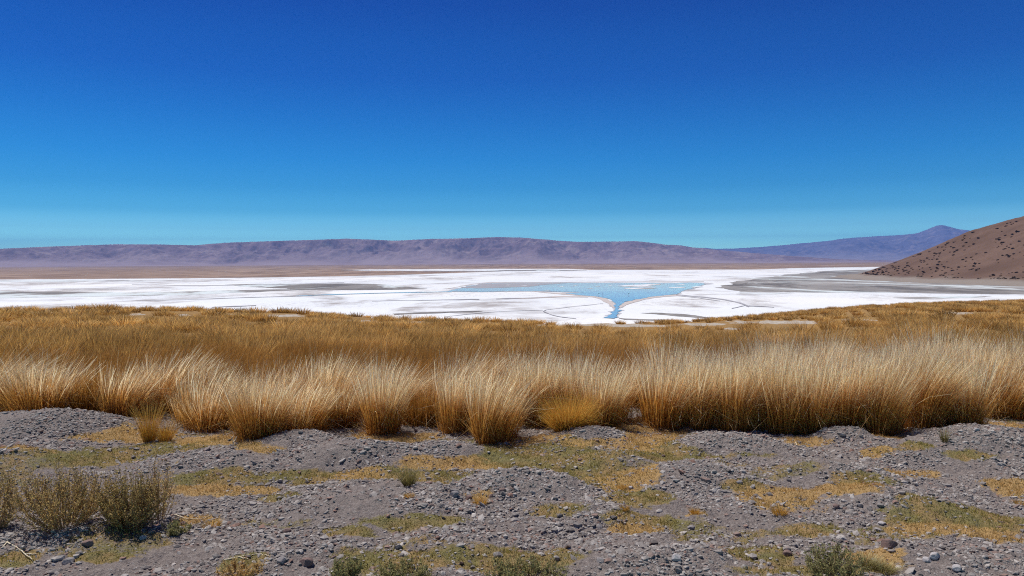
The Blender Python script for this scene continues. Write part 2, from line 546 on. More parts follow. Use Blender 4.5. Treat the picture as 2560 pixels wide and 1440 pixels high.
def sheet_polys(name, polys, z, mat, it=4, amp=0.07, thick=None):
    import bmesh
    bm = bmesh.new()
    for k, pl in enumerate(polys):
        zk = z + 0.004 * (k % 9)
        if isinstance(pl, dict):                       # a channel: a strip of quads along its wandering middle line
            ln = np.array(pl['line'], float); g = np.random.default_rng(k + 5)
            t = np.arange(len(ln)); tt = np.linspace(0, len(ln) - 1, (len(ln) - 1) * 7 + 1)
            x = np.interp(tt, t, ln[:, 0]); y = np.interp(tt, t, ln[:, 1]); w = np.interp(tt, t, ln[:, 2])
            ker = np.array([1, 2, 3, 2, 1.]); ker /= ker.sum()
            sm = lambda q: np.concatenate([[q[0]], np.convolve(np.pad(q, 2, mode='edge'), ker, 'valid')[1:-1], [q[-1]]])
            x, y = sm(x), sm(y)
            x = x + 2.2 * perlin(tt * 1.1 + k * 9, tt * 0) * pl['wander']; y = y + 0.7 * perlin(tt * 0.9, tt * 0 + k * 7.3) * pl['wander']
            w = w * (1 + 0.7 * perlin(tt * 1.7 + 3, tt * 0 + k * 5.1))
            dx = np.gradient(x); dy = np.gradient(y); L = np.hypot(dx, dy) + 1e-9
            nx, ny = -dy / L, dx / L
            ax, ay = on_plane(x + nx * w / 2, y + ny * w / 2, zk); bx, by = on_plane(x - nx * w / 2, y - ny * w / 2, zk)
            A = [bm.verts.new((a, b, zk)) for a, b in zip(ax, ay)]; B = [bm.verts.new((a, b, zk)) for a, b in zip(bx, by)]
            for i in range(len(A) - 1):
                f = bm.faces.new((A[i], A[i + 1], B[i + 1], B[i])); f.normal_update()
                if f.normal.z < 0: f.normal_flip()
            continue
        x, y = on_plane(np.array([p[0] for p in pl], float), np.array([p[1] for p in pl], float), zk)
        w = rough_edge(list(zip(x, y)), it, amp, k + 11)
        vs = [bm.verts.new((a, b, zk)) for a, b in w]
        f = bm.faces.new(vs)
        f.normal_update()
        if f.normal.z < 0: f.normal_flip()
    bmesh.ops.triangulate(bm, faces=bm.faces[:])
    me = bpy.data.meshes.new(name); bm.to_mesh(me); bm.free()
    me.materials.append(mat)
    o = bpy.data.objects.new(name, me); COL.objects.link(o)
    return tag(o, kind='structure')


# plain: the lowest sheet, out to the foot of every range
pl = [(-27000, -1500), (27000, -1500), (27000, 27000), (-27000, 27000)]
plain = mesh_np('plain', [(x, y, ZF - 0.5) for x, y in pl], [[0, 1, 2, 3]], M_PLAIN)
tag(plain, kind='structure')

SALT = [(-1500, 713), (-700, 706), (0, 698.5), (450, 696), (850, 691), (1000, 687), (1150, 682), (1260, 678.5), (1100, 678), (900, 676.5), (850, 675),
        (940, 673.3), (1200, 672), (1420, 672), (1475, 674.6), (1700, 674.4), (1900, 673.5), (2000, 670), (2200, 667), (2700, 664), (4300, 664),
        (4300, 900), (2700, 860), (1280, 860), (0, 860), (-1500, 900)]
salt = sheet_polys('salt_flat', [SALT], ZF, M_SALT, 5, 0.035)
MUD = [
    [(1786, 719), (1857, 702), (1952, 690), (2011, 682), (2060, 677.5), (2200, 672), (2400, 670), (3200, 668), (3600, 750), (2900, 738), (2560, 735.5),
     (2400, 734), (2187, 731), (1959, 730.5), (1850, 731)],
    [(-60, 728), (150, 729), (330, 731.5), (520, 727), (700, 723), (780, 724), (640, 730), (480, 737), (330, 740), (180, 742), (-60, 746)],
    [(560, 712), (700, 708.5), (850, 708.5), (960, 711), (1068, 720.5), (980, 724.5), (850, 725), (720, 721), (620, 717)],
    [(0, 701.5), (200, 700.8), (330, 701), (480, 701.5), (360, 703.4), (200, 703.6), (0, 704)],
    [(1850, 733.6), (1990, 732.8), (1930, 735), (1840, 735)],
    [(2230, 744), (2330, 741.5), (2480, 740), (2420, 744.5), (2280, 746.5)],
    [(980, 784), (1100, 779), (1220, 777), (1180, 780.5), (1060, 784), (990, 787)],
    [(1600, 782.5), (1640, 781.6), (1694, 784), (1750, 790), (1790, 795), (1730, 793), (1660, 787)],
    [(1549, 795), (1600, 797.5), (1700, 800), (1640, 801.5), (1560, 799)],
    [(1180, 675.4), (1350, 674.6), (1470, 675.6), (1420, 677.3), (1260, 677)],
]
mud = sheet_polys('mud_flat', MUD, ZF + 0.05, M_MUD, 4, 0.07)


def ribbon(line, wander=1.0):
    """line of (px, py, width px) of the middle of a channel"""
    return {'line': line, 'wander': wander}


SHORE = [
    ribbon([(1330, 728, 1.2), (1400, 734, 2.5), (1460, 739, 3), (1495, 743, 5), (1515, 751, 9), (1530, 760, 10), (1536, 768, 6)]),
    ribbon([(1549, 768, 6), (1560, 760, 8), (1590, 751.5, 6), (1625, 744, 4.5), (1662, 739.5, 4), (1700, 738.5, 2)]),
    ribbon([(1250, 746.8, 1.5), (1330, 745, 2.2), (1400, 741, 3), (1470, 741.5, 3)]),
    ribbon([(1115, 722, 1), (1170, 712, 1.2), (1220, 706, 1), (1500, 704.6, 0.8), (1760, 703.0, 0.8)]),
]
shore = sheet_polys('shore', SHORE, ZF + 0.10, M_SHORE, 3, 0.05)
WATER = [
    [(1117, 728), (1156, 720), (1195, 711.5), (1219, 708.3), (1307, 707.3), (1450, 707.3), (1584, 707.6), (1647, 708), (1694, 708), (1725, 706.4),
     (1748, 707.5), (1755, 713), (1738, 719), (1715, 724), (1692, 735), (1662, 738), (1623, 742), (1584, 749), (1561, 756), (1549, 763), (1546, 767),
     (1555, 776), (1547, 779), (1543, 787), (1544, 793), (1534, 796), (1510, 794), (1526, 787), (1524, 780), (1537, 776), (1538, 768), (1541, 760),
     (1528, 752), (1516, 745), (1491, 741), (1444, 737), (1414, 733), (1462, 730.3), (1350, 727.5), (1300, 727.6), (1202, 729.3)],
    ribbon([(1130, 728.8, 2), (1000, 731, 1.6), (850, 735.5, 1.6), (740, 740, 1.2)]),
]
CHAN = [
    ribbon([(1690, 736, 1.6), (1748, 741.5, 1.8), (1811, 748.5, 2.2), (1850, 757, 3), (1872, 766, 3)]),
    ribbon([(1872, 764.5, 2.2), (1900, 765, 1.6), (1935, 768, 1)]),
    ribbon([(740, 740, 1), (620, 743.5, 0.9), (480, 748, 0.5), (330, 752, .4)]),
    ribbon([(1508, 757.5, 0.5), (1470, 762.5, .7), (1409, 769, .7), (1366, 774, .8), (1357, 778, 1.6), (1376, 785.5, 1.2), (1395, 791, 1.1), (1440, 796.5, .8)]),
    ribbon([(1357, 775, .8), (1270, 777, .7), (1165, 785, 0.7), (1110, 792, 0.7)]),
    ribbon([(1110, 749, .9), (1160, 748.4, 1.9), (1198, 748.2, .9)]),
    ribbon([(1240, 747, .8), (1270, 746.3, 1.8), (1300, 745.2, .8), (1380, 742, .9)]),
    ribbon([(930, 752.5, 0.5), (1040, 750.5, .7), (1115, 749, 0.6)]),
    ribbon([(530, 768, .8), (590, 765, 1.6), (640, 763.5, .8)]),
    ribbon([(1829, 771, 1.2), (1845, 767.5, 1.2), (1862, 764, 1.2)]),
    ribbon([(1690, 739, .8), (1750, 745, 1), (1800, 752, .9)]),
    ribbon([(330, 711, .5), (480, 714, .8), (700, 711, .9), (860, 706, .6)]),
]
chan = sheet_polys('mud_channel', CHAN, ZF + 0.12, mat_plain_color('dark_wet_channel', (0.46, 0.44, 0.45), 0.5, 0.4, 0.05), 3, 0.05)
water = sheet_polys('water', WATER, ZF + 0.15, M_WATER, 3, 0.045)
# damp crust round the lagoon
WP = np.array(WATER[0], float); wn = np.roll(WP, -1, 0) - np.roll(WP, 1, 0)
ar = np.sum(WP[:, 0] * np.roll(WP[:, 1], -1) - WP[:, 1] * np.roll(WP[:, 0], -1)) / 2
no = np.stack([wn[:, 1], -wn[:, 0]], 1) * np.sign(ar); no = no / np.hypot(no[:, 0], no[:, 1])[:, None]
WET = [[(float(p[0] + q[0] * 7), float(p[1] + q[1] * 1.3)) for p, q in zip(WP, no)]]
wet = sheet_polys('damp_crust', WET, ZF + 0.04, mat_plain_color('damp_salt_crust', (0.56, 0.55, 0.56), 0.5, 0.25, 0.08), 3, 0.10)
# the grey silted corner of the lagoon and the salt banks that show above the brine
SILT = [[(1160, 719.4), (1195, 712.2), (1222, 709), (1300, 708), (1420, 707.9), (1385, 710), (1345, 713.5), (1320, 717), (1250, 719.2), (1190, 720.6)]]
silt = sheet_polys('silt_bank', SILT, ZF + 0.20, mat_plain_color('lagoon_silt', (0.40, 0.385, 0.39), 0.5, 0.15, 0.05), 4, 0.08)
BANKS = [[(1542, 714.3), (1570, 712.6), (1600, 711.5), (1655, 709.6), (1648, 712), (1620, 714.2), (1640, 716), (1598, 717.2), (1562, 716.4)],
         [(1556, 720.5), (1600, 718.8), (1640, 719), (1630, 721.5), (1585, 722.4)],
         [(1672, 719.6), (1700, 717.4), (1716, 717.2), (1700, 719.4)],
         [(1727, 718.5), (1752, 715), (1758, 716.5), (1740, 719)],
         [(1430, 713.5), (1445, 712.8), (1442, 714.2)], [(1486, 715.3), (1500, 714.6), (1494, 716)], [(1466, 720.6), (1482, 720.1), (1478, 721.4)],
         [(1395, 716.2), (1412, 715.6), (1408, 716.9)], [(1520, 714.2), (1528, 713.6), (1526, 715.0)], [(1262, 712.5), (1275, 711.8), (1272, 713.2)],
         [(1300, 714.5), (1318, 713.9), (1308, 715.3)], [(1228, 713.5), (1236, 713), (1234, 714.2)], [(1352, 725.2), (1380, 724.8), (1370, 726)],
         [(1690, 712), (1712, 711), (1706, 712.6)]]
banks = sheet_polys('salt_bank', BANKS, ZF + 0.25, M_SALT, 3, 0.07)

# ------------------------------------------------------------------ hill at the right
HS = 0.389
tx, ty = on_plane(2138, 691, ZF); ex, ey = on_plane(2560, 713, ZF)
tx, ty, ex, ey = map(float, (tx, ty, ex, ey))
L = math.hypot(tx, ty); pu = (ty / L, -tx / L)          # at right angles to the tangent ray
# radius such that the base circle also passes through (ex, ey)
dx, dy = tx - ex, ty - ey
HR = -(dx * dx + dy * dy) / (2 * (dx * pu[0] + dy * pu[1]))
HR = abs(HR)
HX, HY = tx + pu[0] * HR, ty + pu[1] * HR


def hill_h(x, y):
    r = np.hypot(x - HX, y - HY)
    n = 8 * fbm(x / 160, y / 160, 3) + 3.0 * ridged(np.arctan2(y - HY, x - HX) * 22, r / 260, 3) + 2.4 * fbm(x / 38, y / 38, 3) + 0.7 * fbm(x / 9, y / 9, 3, 0.6)
    q = HR - r
    body = HS * np.where(q > 0, q, 0)
    k = 14.0
    body = HS * (np.sqrt(q * q + k * k) + q) / 2 - HS * k * 0.14
    top = HS * HR
    body = np.where(body > top * 0.8, top * 0.8 + (body - top * 0.8) * 0.5, body)
    return ZF + body + n * sstep(0, 120, q) * 0.8 + 0.6 * fbm(x / 25, y / 25, 3) * sstep(-60, 0, q)


th = np.radians(np.arange(120, 350, 0.35))               # the side that can be seen, and more
rq = np.concatenate([np.arange(0, HR * 0.35, 25), np.arange(HR * 0.35, HR * 1.10, 2.6)])
TH, RQ = np.meshgrid(th, rq)
hx = HX + RQ * np.cos(TH); hy = HY + RQ * np.sin(TH)
hz = hill_h(hx, hy)
edge = sstep(HR * 1.06, HR * 1.10, RQ)
hz = hz - edge * 4
apron = sstep(HR * 0.975, HR * 1.0, RQ + 6 * fbm(hx / 30, hy / 30, 3))
hill = mesh_np('hill', np.stack([hx, hy, hz], -1).reshape(-1, 3), grid_faces(len(rq), len(th)), M_HILL,
               {'patch': np.stack([apron, apron * 0, apron * 0], -1).reshape(-1, 3)}, smooth=True)
tag(hill, kind='structure')


# ------------------------------------------------------------------ mountains
def build_range(name, sky, Df, Dr, mat, seed, amp, foot_light=1.0):
    pts = np.array(sky, float)
    px = np.arange(pts[0, 0], pts[-1, 0] + 1, 2.0)
    a = np.arctan((px - 1280) / F)
    top = (hor(px) - np.interp(px, pts[:, 0], pts[:, 1])) / F * np.cos(a) * Dr
    ker = np.hanning(13); ker /= ker.sum()
    top = np.convolve(np.pad(top, 6, mode='edge'), ker, 'valid')
    v = np.concatenate([np.linspace(0, 1, 200), np.linspace(1.02, 1.5, 16)])
    A, V = np.meshgrid(a, v)
    T = np.broadcast_to(top, V.shape) + EYE - ZF
    D = Df + (Dr - Df) * V
    x = D * np.sin(A); y = D * np.cos(A)
    w = (Dr - Df)
    warp = 0.10 * fbm(x / w * 1.1 + seed, y / w * 1.1, 3)
    u = np.clip(V + warp * np.sin(np.clip(V, 0, 1) * np.pi), 0, 1)
    prof = 0.20 * sstep(0, 0.55, u) * u / 0.55 * (u < 0.55) + (u >= 0.55) * 0.20 + 0.80 * sstep(0.30, 1.02, u) ** 1.05
    prof = prof / 0.998
    back = np.where(V > 1, 1 - (V - 1) * 1.6, 1)
    rn = ridged(x / w * 3.0 + seed, y / w * 1.4, 6, 0.50) - 0.6
    fn = fbm(x / w * 8, y / w * 8, 4)
    env = np.sin(np.clip(V, 0, 1) * np.pi) ** 1.0 * sstep(0.22, 0.5, V)
    z = ZF - 0.8 + T * prof * back + T * amp * env * (rn * 0.40 + fn * 0.24)
    cap = EYE + (T + ZF - EYE) * D / Dr * 0.985
    z = np.where((V < 1) & (V > 0.3), np.minimum(z, cap), z)
    z = z + T * 0.010 * fbm(x / w * 16, y / w * 4, 3) * (V > 0.9)
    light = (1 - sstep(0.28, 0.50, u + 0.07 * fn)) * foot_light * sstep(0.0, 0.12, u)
    o = mesh_np(name, np.stack([x, y, z], -1).reshape(-1, 3), grid_faces(len(v), len(px)), mat,
                {'patch': np.stack([light, light, light], -1).reshape(-1, 3)}, smooth=True)
    return tag(o, kind='structure')


RANGE1 = [(-700, 640), (-300, 630), (-100, 625), (0, 622), (130, 616), (300, 610.5), (400, 611), (490, 613), (560, 607), (640, 604), (720, 601.5), (800, 599),
          (870, 596.5), (930, 599), (990, 601.5), (1080, 597), (1160, 596), (1240, 592.5), (1300, 593.5), (1345, 597), (1400, 602), (1450, 604.5), (1520, 604),
          (1590, 602.5), (1630, 607), (1660, 611), (1700, 613), (1730, 618), (1760, 621), (1810, 626), (1880, 632), (1980, 640), (2100, 648), (2260, 652)]
RANGE2 = [(1500, 645), (1600, 636), (1700, 624), (1740, 619.5), (1762, 619.5), (1785, 622), (1840, 621), (1900, 617.5), (1960, 612.5), (2000, 608.5), (2060, 603.5), (2110, 596),
          (2150, 593), (2200, 590), (2250, 588), (2290, 583.5), (2318, 573.5), (2340, 563.5), (2354, 562), (2375, 567.5), (2395, 573), (2440, 578), (2500, 586), (2600, 597), (2900, 610), (3300, 630)]
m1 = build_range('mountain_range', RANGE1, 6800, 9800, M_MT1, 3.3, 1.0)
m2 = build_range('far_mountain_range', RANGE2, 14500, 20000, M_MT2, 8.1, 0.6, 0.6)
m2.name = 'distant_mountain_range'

# ------------------------------------------------------------------ the air
import bmesh
bm = bmesh.new(); bmesh.ops.create_cube(bm, size=1)
for v in bm.verts: v.co = Vector((v.co.x * 60000, (v.co.y + 0.5) * 33000 - 2500, (v.co.z + 0.5) * 1010 - 20))
me = bpy.data.meshes.new('haze'); bm.to_mesh(me); bm.free()
hz_m = bpy.data.materials.new('thin_air'); hz_m.use_nodes = True; nt = hz_m.node_tree; nt.nodes.clear()
ou = nt.nodes.new('ShaderNodeOutputMaterial'); pv = nt.nodes.new('ShaderNodeVolumePrincipled')
pv.inputs['Color'].default_value = (0.16, 0.38, 1.0, 1)
pv.inputs['Density'].default_value = 6.5e-5
pv.inputs['Anisotropy'].default_value = 0.0
nt.links.new(pv.outputs[0], ou.inputs['Volume'])
me.materials.append(hz_m)
haze = bpy.data.objects.new('haze', me); COL.objects.link(haze); tag(haze, kind='stuff')


# ------------------------------------------------------------------ grass blades
def blades(n, r0, length, lean_out, wind, width, seg, seed, pale=1.0, lvar=0.35, droop=0.25, center=None, mess=0.0, kink=0.16):
    """a tussock at the origin; returns verts, faces, tint"""
    g = np.random.default_rng(seed)
    rad = r0 * np.sqrt(g.random(n)); ang = g.uniform(0, 2 * np.pi, n)
    bx = rad * np.cos(ang); by = rad * np.sin(ang)
    Ln = length * (1 - lvar * g.random(n) ** 1.5) * g.normal(1, 0.06, n)
    k = rad / r0
    out = lean_out * (0.25 + 0.95 * k) * g.uniform(0.4, 1.25, n)
    jit = g.uniform(0, 2 * np.pi, n); ja = g.normal(0, 0.07 + mess, n)
    dx = np.cos(ang) * out + np.cos(jit) * ja
    dy = np.sin(ang) * out + np.sin(jit) * ja
    wk = g.uniform(0.5, 1.3, n)
    cx = wind[0] * wk + np.cos(ang) * droop * k * g.uniform(0.2, 1.3, n); cy = wind[1] * wk + np.sin(ang) * droop * k * g.uniform(0.2, 1.3, n)
    t = np.linspace(0, 1, seg + 1)[None, :]
    sx = dx[:, None] * t + cx[:, None] * t ** 2
    sy = dy[:, None] * t + cy[:, None] * t ** 2
    nrm = np.sqrt(1 + (dx + cx) ** 2 + (dy + cy) ** 2)[:, None]
    px = bx[:, None] + Ln[:, None] * sx / nrm; py = by[:, None] + Ln[:, None] * sy / nrm
    pz = Ln[:, None] * t / nrm ** 0.9 * (1 - 0.06 * t * t)
    yaw = g.uniform(0, np.pi, n)[:, None]
    kk = g.random(n) < kink
    kt = g.uniform(0.35, 0.85, n)[:, None]; over = np.clip(t - kt, 0, 1) * kk[:, None] * Ln[:, None]
    ka = g.uniform(0, 6.28, n)[:, None]; ks = g.uniform(0.5, 1.3, n)[:, None]
    px = px + np.cos(ka) * over * ks; py = py + np.sin(ka) * over * ks; pz = pz - over * g.uniform(0.3, 1.6, n)[:, None]
    w = width * g.uniform(0.7, 1.3, n)[:, None] * (1 - 0.8 * t ** 1.5) / 2
    wx = np.cos(yaw) * w; wy = np.sin(yaw) * w
    Lf = np.stack([px - wx, py - wy, pz], -1); Rt = np.stack([px + wx, py + wy, pz], -1)
    V = np.stack([Lf, Rt], 2).reshape(-1, 3)                 # n, seg+1, 2
    base = (np.arange(n) * (seg + 1) * 2)[:, None]; s = (np.arange(seg) * 2)[None, :]
    a = base + s
    Fc = np.stack([a, a + 1, a + 3, a + 2], -1).reshape(-1, 4)
    tt = np.broadcast_to(t, (n, seg + 1)) * (Ln / length)[:, None]
    gr = np.broadcast_to(g.random(n)[:, None], (n, seg + 1))
    pb = np.broadcast_to((pale * np.clip(g.normal(0.8, 0.3, n), 0, 1))[:, None], (n, seg + 1))
    tint = np.stack([np.repeat(q.reshape(-1), 2) for q in (tt, gr, pb)], -1)
    return V, Fc, tint


def merge(parts):
    V, Fc, T = [], [], []; off = 0
    for v, f, t in parts:
        V.append(v); Fc.append(f + off); T.append(t); off += len(v)
    return np.concatenate(V), np.concatenate(Fc), np.concatenate(T)


def tussock_mesh(name, seed, pale, mat, n=1600, length=0.72, r0=0.22, lean=0.19, wind=(0.18, 0), width=0.0048):
    g = np.random.default_rng(seed)
    p = [blades(int(n * 0.30), r0, length * 0.92, lean * 1.15, wind, width, 4, seed, pale * 0.9, 0.45, 0.15, mess=0.05),
         blades(int(n * 0.12), r0 * 1.1, length * 0.55, lean * 2.2, (0, 0), width, 3, seed + 1, pale * 0.25, mess=0.2),
         blades(int(n * 0.05), r0 * 0.8, length * 1.22, lean * 0.9, wind, width * 0.8, 4, seed + 2, pale, 0.2, mess=0.06),
         blades(130, r0 * 1.3, 0.26, 1.5, (0, 0), width * 0.8, 3, seed + 3, pale * 0.8, 0.5, 0.9, mess=0.7)]   # fallen straws round the foot
    if pale > 0.5:                                       # a few thick bleached straws catch the sun
        v, f, t = blades(int(n * 0.085), r0 * 1.0, length * 1.0, lean * 1.2, wind, width * 2.0, 4, seed + 5, 1.6, 0.35, 0.15, mess=0.05)
        t[:, 1] = 0.75 + 0.25 * t[:, 1]; p.append((v, f, t))
    for q in range(6):                                   # sub-clumps, each with its own lean and height
        an = g.uniform(0, 6.28); k = g.uniform(0.3, 1.0) * r0
        wx, wy = wind[0] + g.normal(0, 0.16), wind[1] + g.normal(0, 0.14)
        v, f, t = blades(int(n * 0.09), r0 * 0.55, length * g.uniform(0.62, 1.14), lean * 1.1, (wx * 1.1 + math.cos(an) * 0.16, wy + math.sin(an) * 0.16), width, 4,
                         seed + 10 + q, pale * g.uniform(0.55, 1.15), 0.5, 0.15, mess=0.03)
        v[:, 0] += math.cos(an) * k; v[:, 1] += math.sin(an) * k
        t[:, 1] = np.clip(t[:, 1] * 0.7 + g.uniform(0, 0.3), 0, 1)
        p.append((v, f, t))
    v, f, t = merge(p)
    return mesh_np(name, v, f, mat, {'tint': t}, link=False).data


PALE = [tussock_mesh('tussock_blades', 1000 + 30 * k, 1.1, M_TUSS, wind=w_, length=l_) for k, (w_, l_) in
        enumerate([((0.05, 0), .76), ((0.12, .03), .70), ((0.0, 0), .80), ((-0.06, 0.02), .70), ((0.10, -.05), .74)])]
MIDP = [tussock_mesh('tussock_blades', 2000 + 30 * k, 0.8, M_TUSS, wind=w_, length=l_) for k, (w_, l_) in
        enumerate([((0.34, 0), .72), ((0.22, .03), .66), ((0.42, -.03), .76), ((0.14, 0.02), .70), ((0.28, -.05), .78)])]
BROWN = [tussock_mesh('tussock_blades', 3000 + 30 * k, 0.14, M_BROWN, wind=w_, length=l_, n=1500) for k, (w_, l_) in
         enumerate([((0.18, 0), .64), ((0.08, .03), .58), ((0.28, -.03), .68), ((0.0, -.03), .60)])]
YELL = tussock_mesh('bunchgrass_blades', 401, 0.25, M_YELLOW, n=3000, length=0.40, r0=0.12, lean=0.62, wind=(0, 0), width=0.0026)

placed = []


def put(me, x, y, z, scale, rot, label, cat, group, name='grass_tussock', tilt=0.0):
    o = bpy.data.objects.new(name, me); COL.objects.link(o)
    o.location = (x, y, z - 0.015); o.scale = scale; o.rotation_euler = (0, tilt, rot)
    placed.append((x, y, scale[0]))
    return tag(o, label, cat, group)


# front row: photo px of the foot, px of the top, half-width px, kind, label
FRONT = [
    (-30, 1035, 905, 90, 'm', 'straw tussock cut by the left edge of the photo behind the grey gravel mound'),
    (95, 1030, 890, 92, 'm', 'wind-bent straw tussock directly behind the big grey gravel mound'),
    (215, 1040, 900, 70, 'b', 'brown tussock at the right shoulder of the big gravel mound'),
    (300, 1050, 915, 70, 'm', 'straw tussock just left of the small twin golden tuft'),
    (420, 1030, 880, 95, 'm', 'tall straw tussock leaning right, behind the small twin golden tuft'),
    (520, 1075, 930, 80, 'm', 'bushy straw tussock with fallen straws at its foot, right of the twin golden tuft'),
    (640, 1100, 925, 80, 'm', 'russet-footed tussock that juts forward beside the bleached forked twig'),
    (745, 1080, 935, 75, 'm', 'pale-topped tussock behind the small smooth gravel mound'),
    (845, 1072, 935, 65, 'm', 'dense upright tussock at the right end of the small smooth gravel mound'),
    (950, 1088, 895, 70, 'p', 'narrow clump with a white pointed crest above the orange turf'),
    (1055, 1065, 920, 68, 'b', 'brown set-back tussock in the hollow with reddish stones'),
    (1140, 1085, 905, 62, 'p', 'white-headed tussock left of the foremost russet clump'),
    (1232, 1108, 925, 82, 'm', 'foremost russet clump whose foot reaches farthest towards the viewer'),
    (1335, 1068, 872, 70, 'p', 'tall whitish tussock between the foremost clump and the yellow bunchgrass'),
    (1425, 1055, 885, 70, 'p', 'silver-topped tussock standing right behind the yellow bunchgrass'),
    (1510, 1075, 905, 60, 'p', 'slim tussock with grey broken stalks right of the yellow bunchgrass'),
    (1578, 1020, 880, 60, 'p', 'set-back pale tussock at the head of the orange gap in the row'),
    (1665, 1072, 880, 85, 'p', 'rounded pale tussock with dark foot at the right of the orange gap'),
    (1760, 1075, 875, 75, 'p', 'pale tussock over dead grey straws, second right of the orange gap'),
    (1850, 1080, 870, 75, 'p', 'cream-topped tussock, third right of the orange gap'),
    (1945, 1085, 880, 75, 'p', 'straw tussock above the small rust-coloured turf hollow'),
    (2040, 1085, 890, 70, 'p', 'bright-stemmed tussock left of the low pointed gravel mound'),
    (2130, 1078, 880, 70, 'p', 'straw tussock behind the low pointed gravel mound'),
    (2215, 1092, 890, 70, 'm', 'tussock over a dark hollow with white curling straws'),
    (2320, 1098, 905, 75, 'm', 'russet tussock with upright stubble at its right foot'),
    (2415, 1062, 880, 80, 'p', 'tussock behind the broad gravel rise at the right'),
    (2510, 1042, 880, 80, 'm', 'brown-footed tussock near the right edge beside orange turf'),
    (2600, 1040, 900, 80, 'm', 'tussock cut by the right edge of the photo'),
]
for i, (px, py, ty_, hw, kd, lab) in enumerate(FRONT):
    x, y, z = ground_hit(px, py)
    while mound_rise(x, y) > 0.03: x, y = x * 1.004, y * 1.004      # root it behind the mound, not on it
    z = float(height(x, y))
    D = math.hypot(x, y)
    H = (py - ty_) * D / F
    W = hw * D / F
    me_ = random.choice({'m': MIDP, 'p': PALE, 'b': BROWN}[kd])
    put(me_, x, y + 0.12, z, (W / 0.37, W / 0.37 * 0.9, H / 0.74), random.uniform(-0.35, 0.35), lab, 'grass', 'tall tussocks of the front row')
x, y, z = ground_hit(1422, 1072)
put(YELL, x, y, z, (1.1, 1.0, 1.05), 0.4, 'short bright yellow bunchgrass in the front row with fine radiating blades', 'grass', None, 'bunchgrass')

# second ranks, each still one object; brown on the left, bleached on the right
field = []
cand = []
tries = 0
while len(cand) < 262 and tries < 60000:
    tries += 1
    D = 7.4 + (rng.random() ** 1.25) * 7.2
    a = R(rng.uniform(-37, 37))
    x, y = D * math.sin(a), D * math.cos(a)
    if y < 7.35: continue
    px, _ = proj(np.array(x), np.array(y), 0.0); px = float(px)
    fy = np.interp(px, [p[0] for p in FRONT], [p[1] for p in FRONT])
    _, pyf = proj(np.array(x), np.array(y), height(x, y)); pyf = float(pyf)
    if pyf > fy - 14: continue
    if abs(px - 1585) < 45 and D < 8.2: continue
    mind = 0.30 + 0.013 * (D - 7)
    if any((x - q[0]) ** 2 + (y - q[1]) ** 2 < mind ** 2 for q in cand): continue
    if any((x - q[0]) ** 2 + (y - q[1]) ** 2 < 0.28 ** 2 for q in placed[:30]): continue
    cand.append((x, y, D, px))
ZONE = {'l': ('brown wind-bent tussock in the dense left part of the field behind the front row', 'brown tussocks of the left field'),
        'm': ('russet-brown tussock in the middle of the field behind the white-headed front tussocks', 'brown tussocks of the middle field'),
        'r': ('bleached straw tussock in the tall pale stand on the right behind the front row', 'pale tussocks of the right field')}
for (x, y, D, px) in cand:
    z = float(height(x, y))
    right = px > 1500 + rng.normal(0, 60)
    if right:
        dmax = np.interp(px, [1500, 1900, 2300, 2560], [8.8, 10.3, 11.8, 10.5])
        me_ = random.choice(PALE + MIDP[1:2]) if D < dmax + rng.normal(0, .3) else random.choice(BROWN)
        zk = 'r'
        s = rng.uniform(0.75, 1.15); h = rng.uniform(0.72, 1.16)
        if D > 12: h *= 0.85
    else:
        me_ = random.choice(BROWN) if D > 8.5 or rng.random() < 0.35 else random.choice(MIDP)
        zk = 'l' if px < 900 else 'm'
        s = rng.uniform(0.85, 1.15); h = rng.uniform(0.75, 1.0)
    lb, gp = ZONE[zk]
    if right and me_ in BROWN:
        lb, gp = 'short brown tussock behind the tall pale stand on the right', 'brown tussocks of the right field'
    put(me_, x, y, z, (s, s, h), random.uniform(-0.9, 0.9), lb, 'grass', gp)

# the rest of the field: thousands of tussocks, one mass
parts = []
T_near = [blades(210, 0.20, 0.50, 0.40, (0.12, 0), 0.009, 3, 500 + k, 0.22, 0.5, mess=0.05) for k in range(6)]


def dome(n, r0, hh, w, seed, pale):
    v, f, t = blades(n, r0, hh, 0.75, (0.04, 0), w, 2, seed, pale, 0.4, 0.5, mess=0.1)
    return v, f, t


T_mid = [dome(130, 0.26, 0.50, 0.020, 520 + k, 0.35) for k in range(6)]
T_far = [dome(120, 0.36, 0.54, 0.036, 540 + k, 0.45) for k in range(6)]


